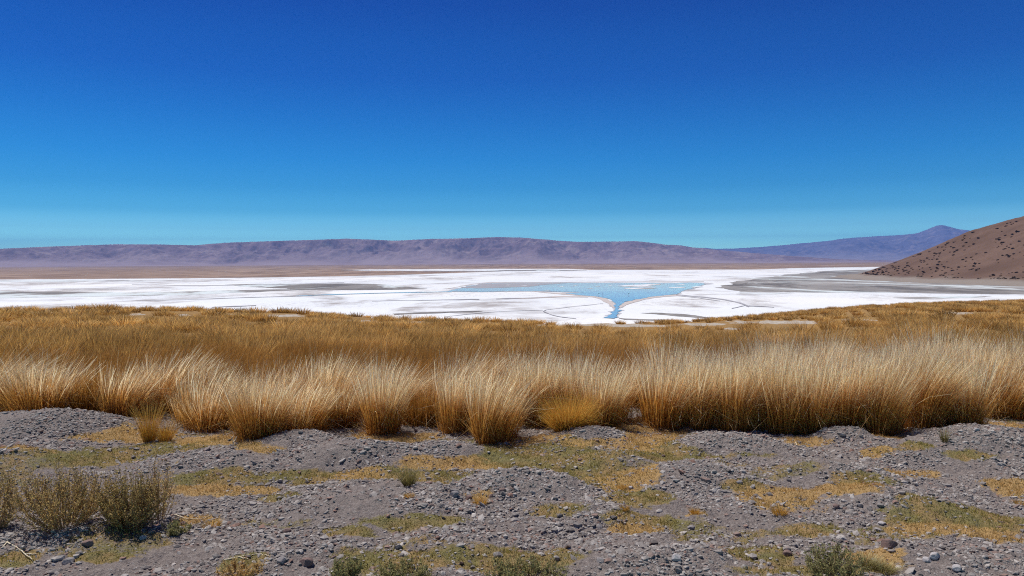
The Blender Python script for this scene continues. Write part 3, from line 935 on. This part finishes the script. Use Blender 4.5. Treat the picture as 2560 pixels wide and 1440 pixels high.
def scatter(protos, D0, D1, dens, amax, hs, clump=0.0):
    n = int(dens * R(2 * amax) / 2 * (D1 ** 2 - D0 ** 2))
    D = np.sqrt(rng.random(n) * (D1 ** 2 - D0 ** 2) + D0 ** 2); a = R(amax) * rng.uniform(-1, 1, n)
    x = D * np.sin(a); y = D * np.cos(a)
    keep = (fbm(x * 0.35, y * 0.35, 3) + rng.normal(0, 0.12, n)) > clump
    z = height(x, y)
    for hq in (0, 0.2, 0.4): keep &= bare_mask(x, y, z + hq) < 0.45
    keep &= z > -15.0
    keep &= D < np.interp(a, _ea, _dc) + 22
    x, y, z = x[keep], y[keep], z[keep]
    out = []
    tone = np.clip(0.5 + 1.1 * fbm(x * 0.30 + 9, y * 0.16, 3) + 0.5 * fbm(x * 0.9, y * 0.5 + 5, 2), 0.02, 1)
    for i in range(len(x)):
        v, f, t = protos[rng.integers(len(protos))]
        r_ = rng.uniform(-0.6, 0.6); s = rng.uniform(0.7, 1.35); h = s * rng.uniform(0.8, 1.15) * hs
        c, s_ = math.cos(r_) * s, math.sin(r_) * s
        w = np.empty_like(v)
        w[:, 0] = v[:, 0] * c - v[:, 1] * s_ + x[i]; w[:, 1] = v[:, 0] * s_ + v[:, 1] * c + y[i]; w[:, 2] = v[:, 2] * h + z[i] - 0.02
        t2 = t.copy(); t2[:, 1] = np.clip(t2[:, 1] * 0.45 + 0.5 * tone[i] + rng.normal(0, 0.16), 0, 1); t2[:, 2] = t2[:, 2] * (0.4 + 1.2 * tone[i])
        out.append((w, f, t2))
    return out


parts += scatter(T_near, 12.5, 24, 2.6, 41, 1.0, -0.9)
parts += scatter(T_mid, 22, 48, 1.0, 41, 0.95, -0.30)
parts += scatter(T_far, 44, 215, 0.20, 40, 1.0, -0.25)
print('field tussocks', len(parts))
V, Fc, T = merge(parts)
fieldo = mesh_np('field_grass', V, Fc, M_FIELD, {'tint': T})
tag(fieldo, 'golden-brown grass field running down the slope to the white salt flat', 'grass', kind='stuff')
del parts, V, Fc, T

# ------------------------------------------------------------------ ground cover in the turf patches
n = 420000
D = np.sqrt(rng.random(n) * (9.2 ** 2 - 3.3 ** 2) + 3.3 ** 2); a = R(39.5) * rng.uniform(-1, 1, n)
x = D * np.sin(a); y = D * np.cos(a)
o_, g_ = patch_mask(x, y)
e = 0.35 * fbm(x * 26, y * 26, 2)
strength = np.maximum(o_, g_) + e
keep = strength > 0.45 + 0.3 * rng.random(n)
x, y, o_, g_ = x[keep], y[keep], o_[keep], g_[keep]
n = len(x); print('cover blades', n)
z = height(x, y)
hgt = rng.uniform(0.006, 0.020, n) * (1 + 1.2 * np.clip(fbm(x * 7, y * 7, 2), -0.5, 1)); ln = rng.normal(0, 0.5, (n, 2)) * hgt[:, None]; yaw = rng.uniform(0, np.pi, n)
w = rng.uniform(0.0015, 0.0035, n)
v0 = np.stack([x - np.cos(yaw) * w, y - np.sin(yaw) * w, z - 0.002], -1); v1 = np.stack([x + np.cos(yaw) * w, y + np.sin(yaw) * w, z - 0.002], -1)
v2 = np.stack([x + ln[:, 0], y + ln[:, 1], z + hgt], -1)
V = np.stack([v0, v1, v2], 1).reshape(-1, 3)
isO = np.clip(o_ - g_ * 0.5 + rng.normal(0, 0.15, n) + 0.9 * fbm(x * 2.5, y * 2.5, 3), 0, 1)
gr = rng.random(n)
T = np.stack([np.tile([0.5, 0.5, 1.0], n), np.repeat(gr, 3), np.repeat(isO, 3)], -1)
cover = mesh_np('ground_cover', V, np.arange(3 * n).reshape(-1, 3), M_COVER, {'tint': T})
tag(cover, 'low olive and orange turf growing in patches between the gravel mounds', 'ground cover', kind='stuff')


# ------------------------------------------------------------------ stones
def ico(sub=0):
    b = bmesh.new(); bmesh.ops.create_icosphere(b, subdivisions=sub + 1, radius=1)
    v = np.array([q.co[:] for q in b.verts]); f = np.array([[w.index for w in q.verts] for q in b.faces]); b.free()
    return v, f


iv, iF = ico(0)
protos = []
for k in range(14):
    g = np.random.default_rng(900 + k)
    v = iv * (1 + g.normal(0, 0.20, (len(iv), 1))) + g.normal(0, 0.06, iv.shape)
    v = v * np.array([g.uniform(0.9, 1.4), g.uniform(0.7, 1.1), g.uniform(0.42, 0.8)])
    protos.append(v)
protos = np.array(protos)


def gravel(n, D0, D1, smin, smax, pw, patch_keep):
    D = (rng.random(n) * (D1 ** 1.6 - D0 ** 1.6) + D0 ** 1.6) ** (1 / 1.6); a = R(39.5) * rng.uniform(-1, 1, n)
    x = D * np.sin(a); y = D * np.cos(a)
    o_, g_ = patch_mask(x, y)
    cl = fbm(x * 1.6, y * 1.6, 3)
    keep = (rng.random(n) < (1 - (1 - patch_keep) * np.maximum(o_, g_))) & (cl + rng.normal(0, 0.25, n) > -0.12)
    x, y = x[keep], y[keep]; n = len(x)
    s = smin * (smax / smin) ** (rng.random(n) ** pw) / 2
    z = height(x, y) + s * 0.04
    yaw = rng.uniform(0, 2 * np.pi, n); c, sn = np.cos(yaw)[:, None], np.sin(yaw)[:, None]
    P = protos[rng.integers(len(protos), size=n)] * s[:, None, None]
    W = np.empty_like(P)
    tl = rng.normal(0, 0.25, n)[:, None]
    W[..., 0] = P[..., 0] * c - P[..., 1] * sn + x[:, None]; W[..., 1] = P[..., 0] * sn + P[..., 1] * c + y[:, None]
    W[..., 2] = P[..., 2] + tl * P[..., 0] + z[:, None]
    Fs = (iF[None] + (np.arange(n) * len(iv))[:, None, None]).reshape(-1, 3)
    tn = np.clip(rng.normal(0.36, 0.17, n), 0, 1); red = (rng.random(n) < 0.12) * rng.uniform(0.4, 1, n)
    T = np.stack([np.repeat(tn, len(iv)), np.repeat(red, len(iv)), np.repeat(tn, len(iv))], -1)
    return W.reshape(-1, 3), Fs, T


V, Fs, T = merge([gravel(170000, 3.2, 9.5, 0.008, 0.030, 1.2, 0.16), gravel(21000, 3.2, 9.3, 0.02, 0.055, 2.0, 0.25)])
print('gravel faces', len(Fs))
grav = mesh_np('gravel', V, Fs, M_PEBBLE, {'tint': T})
tag(grav, 'grey and mauve gravel strewn over the mounds in the foreground', 'gravel', kind='stuff')

sv, sF = ico(2)
STONES = [(717, 1332, .055, 1, 'dark brown upright stone on the gravel left of centre'),
          (2222, 1367, .075, 1, 'dark reddish lump of rock above the dry straw tuft at lower right'),
          (1967, 1388, .060, 1, 'dark mauve stone left of the green shrub at lower right'),
          (1080, 1270, .045, 1, 'dark block beside the small burrow in the centre gravel'),
          (1135, 1243, .060, 0, 'grey rounded stone at the lower edge of the central olive turf'),
          (1102, 1212, .032, 0, 'pale pebble standing alone on the olive turf right of the grass tuft'),
          (765, 1413, .070, 1, 'brown flat stone near the bottom left of centre'),
          (705, 1408, .060, 0, 'grey flat stone left of the brown flat stone near the bottom'),
          (1690, 1402, .055, 2, 'large whitish stone right of the bottom green scrub'),
          (1577, 1224, .038, 2, 'white pebble below the orange turf hollow'),
          (1658, 1142, .036, 1, 'dark pebble alone on the yellow turf under the right mound'),
          (2336, 1400, .060, 2, 'pale oval cobble near the lower right'),
          (2316, 1402, .050, 2, 'smaller pale cobble touching the oval cobble at lower right'),
          (2392, 1424, .055, 2, 'rounded light grey cobble near the bottom right'),
          (172, 1408, .070, 0, 'slate-grey flat stone below the left shrubs'),
          (222, 1364, .065, 1, 'rusty dark stone in the shadow of the left shrub'),
          (1850, 1208, .040, 0, 'flat grey stone at the left of the small right-hand turf'),
          (1255, 1232, .050, 1, 'angular dark stone at the rim of the central turf'),
          (1170, 1248, .045, 1, 'dark stone by the small orange cushion'),
          (2205, 1312, .040, 2, 'pale stone above the lower right turf'),
          (1728, 1322, .045, 0, 'bluish grey flat stone on the lower right gravel'),
          (1222, 1133, .028, 2, 'white pebble at the foot of the foremost grass clump'),
          (318, 1047 + 20, .030, 2, 'light pebble on the big left gravel mound'),
          (2440, 1080, .045, 2, 'flat light stone on the broad gravel rise at the right'),
          (2090, 1268, .045, 1, 'dark pointed stone in the right-hand gravel'),
          (1500, 1405, .05, 0, 'grey stone at the right edge of the bottom scrub')]
for k, (px, py, s, kd, lab) in enumerate(STONES):
    x, y, z = ground_hit(px, py)
    g = np.random.default_rng(700 + k)
    d = sv * np.array([1.15 * g.uniform(.9, 1.15), 0.9, 0.62 * g.uniform(0.8, 1.35)])
    for _ in range(9):                                     # chop flat facets
        nn = g.normal(0, 1, 3); nn /= np.linalg.norm(nn); lim = g.uniform(0.55, 0.8)
        dd = d @ nn; d = d - np.where(dd > lim, dd - lim, 0)[:, None] * nn
    d = d * (1 + 0.05 * perlin(sv[:, :1] * 3 + k, sv[:, 1:2] * 3 + sv[:, 2:3]))
    yaw = g.uniform(0, 6.28); c_, s_ = math.cos(yaw), math.sin(yaw); s = s * 0.85
    d = np.stack([d[:, 0] * c_ - d[:, 1] * s_, d[:, 0] * s_ + d[:, 1] * c_, d[:, 2]], -1) * s * 0.62
    tn = [0.35, 0.03, 0.95][kd]; rd = [0.0, 0.55, 0.0][kd]
    o = mesh_np('stone', d, sF, M_ROCK, {'tint': np.tile([tn, rd, 0.5], (len(d), 1))})
    o.location = (x, y, z + s * 0.10)
    tag(o, lab, 'stone')


# ------------------------------------------------------------------ shrubs
def tube(pts, r0, r1, nside=4):
    pts = np.array(pts, float); n = len(pts)
    V = []
    for i, p in enumerate(pts):
        d = pts[min(i + 1, n - 1)] - pts[max(i - 1, 0)]; d = d / (np.linalg.norm(d) + 1e-9)
        u = np.cross(d, [0.3, 0.9, 0.2]); u /= np.linalg.norm(u) + 1e-9; w = np.cross(d, u)
        r = r0 + (r1 - r0) * i / (n - 1)
        for k in range(nside):
            an = 2 * np.pi * k / nside
            V.append(p + r * (math.cos(an) * u + math.sin(an) * w))
    Fc = grid_faces(n, nside, True)
    return np.array(V), Fc, np.full((len(V), 3), 0.5)


def shrub(label, x, y, z, rad, hgt, nst, seed, leafmat, leaf=0.008, dens=26, twig=M_TWIG, spread=0.8, cat='shrub', group=None, brown=0.45):
    g = np.random.default_rng(seed)
    root = bpy.data.objects.new('shrub', None); COL.objects.link(root); root.location = (x, y, z)
    tag(root, label, cat, group)
    tb = []; LV = []; LT = []
    for i in range(nst):
        an = g.uniform(0, 2 * np.pi); k = math.sqrt(g.random())
        tip = np.array([math.cos(an) * rad * k * 0.98, math.sin(an) * rad * k * 0.85, hgt * (1 - 0.42 * k * k) * g.uniform(0.62, 1.1)])
        b0 = np.array([math.cos(an) * rad * 0.30 * k, math.sin(an) * rad * 0.3 * k, -0.01])
        mid = (b0 + tip) / 2 + np.array([math.cos(an), math.sin(an), 0]) * rad * 0.30 * spread + g.normal(0, 0.02, 3)
        ts = np.linspace(0, 1, 6)[:, None]
        path = (1 - ts) ** 2 * b0 + 2 * ts * (1 - ts) * mid + ts ** 2 * tip + g.normal(0, 0.009, (6, 3)) * ts
        tb.append(tube(path, 0.0022, 0.0008, 3))
        brs = [path]
        for j in range(4):
            q = g.uniform(0.3, 0.9); p0 = path[int(q * 5)]
            dr = (tip - b0) / np.linalg.norm(tip - b0) + g.normal(0, 0.45, 3); dr /= np.linalg.norm(dr)
            L_ = hgt * g.uniform(0.12, 0.28)
            bp = p0 + dr * L_ * np.linspace(0, 1, 4)[:, None] + np.array([0, 0, 1]) * 0.02 * np.linspace(0, 1, 4)[:, None] ** 2
            tb.append(tube(bp, 0.0012, 0.0006, 3)); brs.append(bp)
        for bi, bp in enumerate(brs):
            m = int(dens * 1.2) if bi == 0 else dens * 3 // 4
            tt = g.uniform(0.12 if bi == 0 else 0.0, 1, m) * (len(bp) - 1)
            i0 = np.minimum(tt.astype(int), len(bp) - 2); fr = (tt - i0)[:, None]
            c = bp[i0] * (1 - fr) + bp[i0 + 1] * fr + g.normal(0, 0.004, (m, 3))
            u = g.normal(0, 1, (m, 3)); u /= np.linalg.norm(u, axis=1)[:, None]
            w = np.cross(u, g.normal(0, 1, (m, 3))); w /= np.linalg.norm(w, axis=1)[:, None] + 1e-9
            s = leaf * g.uniform(0.6, 1.4, (m, 1))
            q4 = np.stack([c - u * s * .2, c + w * s * 0.35 + u * s * .5, c + u * s * 1.3, c - w * s * 0.35 + u * s * .5], 1)
            LV.append(q4.reshape(-1, 3))
            tn = np.clip(g.normal(brown, 0.25, m) + 0.25 * (1 - c[:, 2] / hgt), 0, 1)
            LT.append(np.repeat(np.stack([tn, tn, tn], -1), 4, 0))
    v, f, t = merge(tb)
    mesh_np('branches', v, f, twig, parent=root)
    LV = np.concatenate(LV); LT = np.concatenate(LT)
    mesh_np('foliage', LV, np.arange(len(LV)).reshape(-1, 4), leafmat, {'tint': LT}, parent=root)
    return root


def shrub_at(px, py, rpx, hpx, nst, seed, label, mat=M_LEAF, **kw):
    x, y, z = ground_hit(px, py); D = math.hypot(x, y)
    return shrub(label, x, y, z, rpx * D / F, hpx * D / F * 0.93, nst, seed, mat, **kw)


shrub_at(160, 1315, 104, 150, 130, 1, 'largest olive-brown shrub of the group at the left, wide and open', dens=22)
shrub_at(330, 1325, 70, 148, 120, 2, 'rounded denser shrub with dark shadow, right of the widest left shrub', dens=26, brown=0.25)
shrub_at(-10, 1325, 52, 140, 50, 3, 'sparse shrub cut by the left edge of the photo', dens=18, brown=0.4)
shrub_at(395, 1300, 50, 165, 26, 4, 'thin wispy pale shrub rising behind the rounded left shrub', dens=14, brown=0.85, spread=0.3)
shrub_at(440, 1335, 30, 26, 22, 5, 'tiny green tuft of scrub at the right foot of the rounded left shrub', M_LEAFG, dens=14)
shrub_at(868, 1445, 42, 54, 34, 6, 'small thin green shrub at the bottom, left end of the bottom scrub', M_LEAFG, dens=16)
shrub_at(1010, 1450, 88, 38, 60, 7, 'low spreading green shrub at the bottom between the thin shrub and the wider scrub', M_LEAFG, dens=16)
shrub_at(1320, 1458, 120, 50, 85, 8, 'wide low green-brown shrub at the bottom centre', M_LEAFG, dens=16, brown=0.45)
shrub_at(2088, 1446, 74, 80, 62, 9, 'grey-green shrub at the bottom right beside the dry straw tuft', M_LEAFG, dens=18)
shrub_at(595, 1440, 60, 30, 34, 10, 'low straw-coloured scrub at the bottom left of centre', dens=16, brown=0.8)


# ------------------------------------------------------------------ small tufts
def tuft(px, py, hpx, rpx, n, seed, mat, pale, lean, label, name='grass_tuft', wind=(0, 0), width=0.002, group=None):
    x, y, z = ground_hit(px, py); D = math.hypot(x, y)
    v, f, t = blades(n, rpx * 0.45 * D / F, hpx * D / F * 1.05, lean, wind, width, 3, seed, pale, 0.5)
    o = mesh_np(name, v, f, mat, {'tint': t}); o.location = (x, y, z - 0.004)
    return tag(o, label, 'grass', group)


tuft(373, 1105, 105, 26, 420, 31, M_YELLOW, 0.3, 0.22, 'taller left half of the twin golden tuft on the orange turf')
tuft(412, 1102, 62, 30, 380, 32, M_YELLOW, 0.3, 0.45, 'shorter right half of the twin golden tuft on the orange turf')
tuft(1022, 1215, 52, 26, 360, 33, M_GREEN, 0.35, 0.5, 'small green-yellow grass tuft standing on the central olive turf')
tuft(1200, 1262, 26, 30, 260, 34, M_YELLOW, 0.3, 0.8, 'small orange grass cushion in the gravel below the green-yellow tuft')
tuft(1022, 1243, 14, 22, 180, 35, M_YELLOW, 0.2, 1.0, 'tiny rust cushion just below the green-yellow tuft')
tuft(1560, 1276, 14, 22, 160, 36, M_YELLOW, 0.1, 1.0, 'rust cushion at the left edge of the right-of-centre turf')
tuft(1737, 1285, 18, 16, 200, 37, M_YELLOW, 0.1, 0.9, 'domed rust cushion overhanging a small hole')
tuft(1948, 1284, 22, 34, 300, 38, M_YELLOW, 0.2, 0.9, 'orange cushion with a dark burrow at the right-hand turf')
tuft(2170, 1418, 40, 40, 300, 39, M_GREEN, 1.0, 1.0, 'dry straw tuft beside the grey-green shrub', wind=(0.5, 0.2))
tuft(2215, 1432, 30, 36, 260, 40, M_GREEN, 1.0, 1.1, 'flattened straw tuft right of the dry straw tuft', wind=(0.6, 0))
tuft(1555, 1222, 14, 20, 160, 41, M_YELLOW, 0.3, 1.0, 'orange cushion at the lower edge of the orange turf')
tuft(530, 1318, 24, 34, 220, 42, M_YELLOW, 0.5, 1.0, 'golden cushion right of the bleached stick near the left shrubs')
tuft(2360, 1106, 34, 14, 120, 43, M_GREEN, 0.2, 0.2, 'green upright stubble at the foot of the russet tussock on the right')
tuft(2545, 1262, 14, 18, 150, 44, M_YELLOW, 0.1, 1.0, 'rust cushion near the right edge')


# ------------------------------------------------------------------ bleached sticks
def stick(name, label, paths, r=0.0045):
    tb = []
    x0, y0, z0 = ground_hit(*paths[0][0])
    for pth in paths:
        P = []
        for (px, py, *up) in pth:
            x, y, z = ground_hit(px, py + (up[0] if up else 0)); D = math.hypot(x, y)
            P.append((x - x0, y - y0, z - z0 + r + (up[0] * D / F if up else 0)))
        Q = []
        for i in range(len(P) - 1):
            for s in range(3):
                q = np.array(P[i]) * (1 - s / 3) + np.array(P[i + 1]) * s / 3
                Q.append(q + (np.random.default_rng(int(abs(q[0]) * 1e4) + i).normal(0, 0.0025, 3) if s else 0))
        Q.append(np.array(P[-1]))
        tb.append(tube(Q, r, r * 0.5, 5))
    v, f, _ = merge(tb)
    o = mesh_np(name, v, f, M_BLEACH, smooth=True); o.location = (x0, y0, z0)
    return tag(o, label, 'twig')


stick('twig', 'white forked twig standing upright on the turf by the russet-footed tussock',
      [[(582, 1124), (584, 1112, 12), (580, 1100, 24), (575, 1094, 30)], [(584, 1112, 12), (590, 1101, 23), (594, 1094, 30)], [(580, 1100, 24), (586, 1092, 32)]], 0.0035)
stick('fallen_stick', 'long pale curved stick lying right of the rounded left shrub',
      [[(405, 1284), (440, 1291), (470, 1300), (505, 1301), (525, 1293)], [(505, 1301), (540, 1306)]], 0.004)
stick('fallen_stick', 'pale thorny stick lying in the bottom left corner',
      [[(18, 1361), (40, 1372), (62, 1390), (80, 1404)], [(62, 1390), (92, 1392)], [(18, 1361), (6, 1378)]], 0.0045)
stick('fallen_stick', 'thin straw stick on the turf left of the round front mound',
      [[(1330, 1118), (1340, 1108), (1348, 1100)]], 0.003)
stick('fallen_stick', 'thin grey stick on the gravel below the straw tussock with the rust hollow',
      [[(1996, 1117), (1988, 1107), (2003, 1095)]], 0.003)
stick('fallen_stick', 'light stick among the straw at the bottom left of centre',
      [[(560, 1402), (600, 1396), (650, 1388), (672, 1392)], [(600, 1396), (620, 1404)]], 0.004)

# ------------------------------------------------------------------ scrub on the hill
bushes = []
for k in range(5):
    g = np.random.default_rng(60 + k)
    m = 130
    c = g.normal(0, 1, (m, 3)); c /= np.linalg.norm(c, axis=1)[:, None]
    c *= (0.45 + 0.55 * g.random((m, 1)) ** 0.5) * (1 + 0.3 * np.sin(c[:, :1] * 4 + k)); c[:, 2] = np.abs(c[:, 2]) * 0.75
    u = g.normal(0, 0.28, (m, 3)); w = g.normal(0, 0.28, (m, 3))
    v = np.stack([c - u, c + w, c + u, c - w], 1).reshape(-1, 3)
    bushes.append(mesh_np('scrub_bush', v, np.arange(4 * m).reshape(-1, 4), M_HILLBUSH, link=False).data)
cnt = 0; tries = 0
while cnt < 285 and tries < 40000:
    tries += 1
    px = rng.uniform(2150, 2575); t = rng.random() ** 1.15
    sil = np.interp(px, [2140, 2190, 2300, 2440, 2560, 2600], [690, 672, 635, 578, 543, 530]); bot = np.interp(px, [2140, 2280, 2600], [692, 704, 711])
    py = bot + (sil - bot) * t
    d = ray(px, py); d = d / math.hypot(d[0], d[1])
    Ds = np.arange(450, 1500, 3.0)
    hh = hill_h(d[0] * Ds, d[1] * Ds); zz = EYE + d[2] * Ds
    hit = np.where((hh > zz) & (np.hypot(d[0] * Ds - HX, d[1] * Ds - HY) < HR * 0.985))[0]
    if not len(hit): continue
    D = Ds[hit[0]]; x, y, z = d[0] * D, d[1] * D, hh[hit[0]]
    if fbm(x / 30, y / 30, 2) + rng.normal(0, 0.2) < -0.12: continue
    o = bpy.data.objects.new('scrub_bush', bushes[rng.integers(5)]); COL.objects.link(o)
    s = rng.uniform(0.4, 0.95) * D / 800 * (1.25 if rng.random() < 0.12 else 1)
    o.location = (x, y, z - 0.1); o.scale = (s * 1.4, s * 1.2, s * 0.9); o.rotation_euler = (0, 0, rng.uniform(0, 6.28))
    tag(o, 'small dark bush dotted among many on the bare brown hillside', 'bush', 'dark bushes scattered over the brown hill')
    cnt += 1
print('bushes', cnt, 'HR', HR, HX, HY)


# ------------------------------------------------------------------ wading birds
def skin_body(name, verts, edges, radii, mat, parent, sub=2):
    me = bpy.data.meshes.new(name); me.from_pydata(verts, edges, []); me.update()
    o = bpy.data.objects.new(name, me); COL.objects.link(o)
    md = o.modifiers.new('skin', 'SKIN')
    for v, r_ in zip(me.skin_vertices[0].data, radii): v.radius = (r_, r_)
    me.skin_vertices[0].data[0].use_root = True
    s = o.modifiers.new('sub', 'SUBSURF'); s.levels = sub; s.render_levels = sub
    me.materials.append(mat); o.parent = parent
    return o


def bird(px, py, neck_up, flip, scale, label):
    x, y = on_plane(px, py, ZF + 0.15)
    root = bpy.data.objects.new('wading_bird', None); COL.objects.link(root)
    root.location = (float(x), float(y), ZF + 0.15); root.scale = (flip * scale, scale, scale)
    tag(root, label, 'bird', 'wading birds standing in the lagoon')
    body = [(0.0, 0, .78), (-.20, 0, .74), (-.38, 0, .66), (.16, 0, .82)]
    rad = [.14, .12, .035, .10]
    ed = [(0, 1), (1, 2), (0, 3)]
    neck = [(.26, 0, .95), (.25, 0, 1.10), (.32, 0, 1.24), (.38, 0, 1.27)] if neck_up else [(.28, 0, .84), (.38, 0, .70), (.44, 0, .50), (.46, 0, .34)]
    i0 = 3
    for i, p in enumerate(neck):
        body.append(p); rad.append([.04, .03, .03, .045][i]); ed.append((i0, len(body) - 1)); i0 = len(body) - 1
    skin_body('body', body, ed, rad, M_FEATH, root)
    h = neck[-1]
    dz = -0.08 if neck_up else -0.12
    v, f, _ = tube([(h[0] + .02, 0, h[2]), (h[0] + .07, 0, h[2] - 0.01), (h[0] + .10, 0, h[2] + dz)], 0.024, 0.008, 6)
    mesh_np('beak', v, f, M_BEAK, parent=root)
    for s in (-1, 1):
        v, f, _ = tube([(0, s * .05, .70), (-.03 * s, s * .05, .36), (0.02, s * .05, -.05)], 0.016, 0.012, 6)
        mesh_np('leg', v, f, M_LEG, parent=root)


bird(1497, 737.0, False, 1, 1.0, 'leftmost wading bird in the lagoon, head down feeding')
bird(1507, 737.5, False, -1, 0.85, 'smaller hunched wading bird just right of the feeding one')
bird(1572, 737.5, True, 1, 1.05, 'wading bird with raised neck standing alone in the open lagoon')

# ------------------------------------------------------------------ light
SUN_EL, SUN_AZ = 64.0, -50.0                  # azimuth from the view direction, to the left
sd = bpy.data.lights.new('sun', 'SUN'); so = bpy.data.objects.new('sun', sd); COL.objects.link(so)
sd.energy = 4.9; sd.angle = R(0.53); sd.color = (1.0, 0.955, 0.89)
sx = math.sin(R(SUN_AZ)) * math.cos(R(SUN_EL)); sy = math.cos(R(SUN_AZ)) * math.cos(R(SUN_EL)); sz = math.sin(R(SUN_EL))
so.rotation_euler = Vector((sx, sy, sz)).to_track_quat('Z', 'Y').to_euler()
so.location = (0, -20, 60)
w = bpy.data.worlds.new('World'); sc.world = w; w.use_nodes = True
nt = w.node_tree; bg = nt.nodes['Background']
sky = nt.nodes.new('ShaderNodeTexSky'); sky.sky_type = 'NISHITA'; sky.sun_disc = False
sky.sun_elevation = R(SUN_EL); sky.sun_rotation = R(SUN_AZ)
sky.altitude = 3800; sky.air_density = 1.0; sky.dust_density = 0.0; sky.ozone_density = 3.0
# the very clear, dry high-altitude air: deepen the sky; unseen zenith greyed for neutral fill light
tc = nt.nodes.new('ShaderNodeTexCoord'); sp = nt.nodes.new('ShaderNodeSeparateXYZ'); nt.links.new(tc.outputs['Generated'], sp.inputs[0])
rp = nt.nodes.new('ShaderNodeValToRGB'); nt.links.new(sp.outputs[2], rp.inputs[0])
cr = rp.color_ramp; cr.interpolation = 'LINEAR'
SKYR = [(0.0, (0.5301, 0.995, 0.7752)), (0.02, (0.5301, 0.995, 0.7752)), (0.028, (0.4819, 0.966, 0.7752)), (0.0436, (0.2595, 0.5508, 0.4836)), (0.0645, (0.086, 0.3149, 0.33)), (0.0955, (0.0312, 0.2168, 0.2769)), (0.131, (0.011, 0.178, 0.2747)), (0.182, (0.0034, 0.1317, 0.253)), (0.231, (0.0007, 0.093, 0.2317)), (0.275, (0.0005, 0.0826, 0.221)), (0.316, (0.0005, 0.0634, 0.203)), (0.45, (0.0005, 0.0634, 0.203)), (0.65, (0.035, 0.055, 0.085))]
while len(cr.elements) < len(SKYR): cr.elements.new(0.5)
for e, (p, c) in zip(cr.elements, SKYR): e.position = p; e.color = (*c, 1)
mxs = nt.nodes.new('ShaderNodeMix'); mxs.data_type = 'RGBA'; mxs.blend_type = 'MULTIPLY'; mxs.inputs[0].default_value = 1
vm = nt.nodes.new('ShaderNodeVectorMath'); vm.operation = 'SCALE'; vm.inputs[3].default_value = 2.8
nt.links.new(rp.outputs[0], vm.inputs[0]); nt.links.new(sky.outputs[0], mxs.inputs[6]); nt.links.new(vm.outputs[0], mxs.inputs[7])
nt.links.new(mxs.outputs[2], bg.inputs[0]); bg.inputs[1].default_value = 0.15

vs = sc.view_settings
sc.display_settings.display_device = 'sRGB'
vs.view_transform = 'Standard'; vs.look = 'None'; vs.exposure = 0; vs.gamma = 1; vs.use_curve_mapping = False
sc.cycles.max_bounces = 8; sc.cycles.transparent_max_bounces = 8
sc.cycles.volume_bounces = 0
sc.cycles.use_denoising = False
sc.cycles.filter_width = 1.1
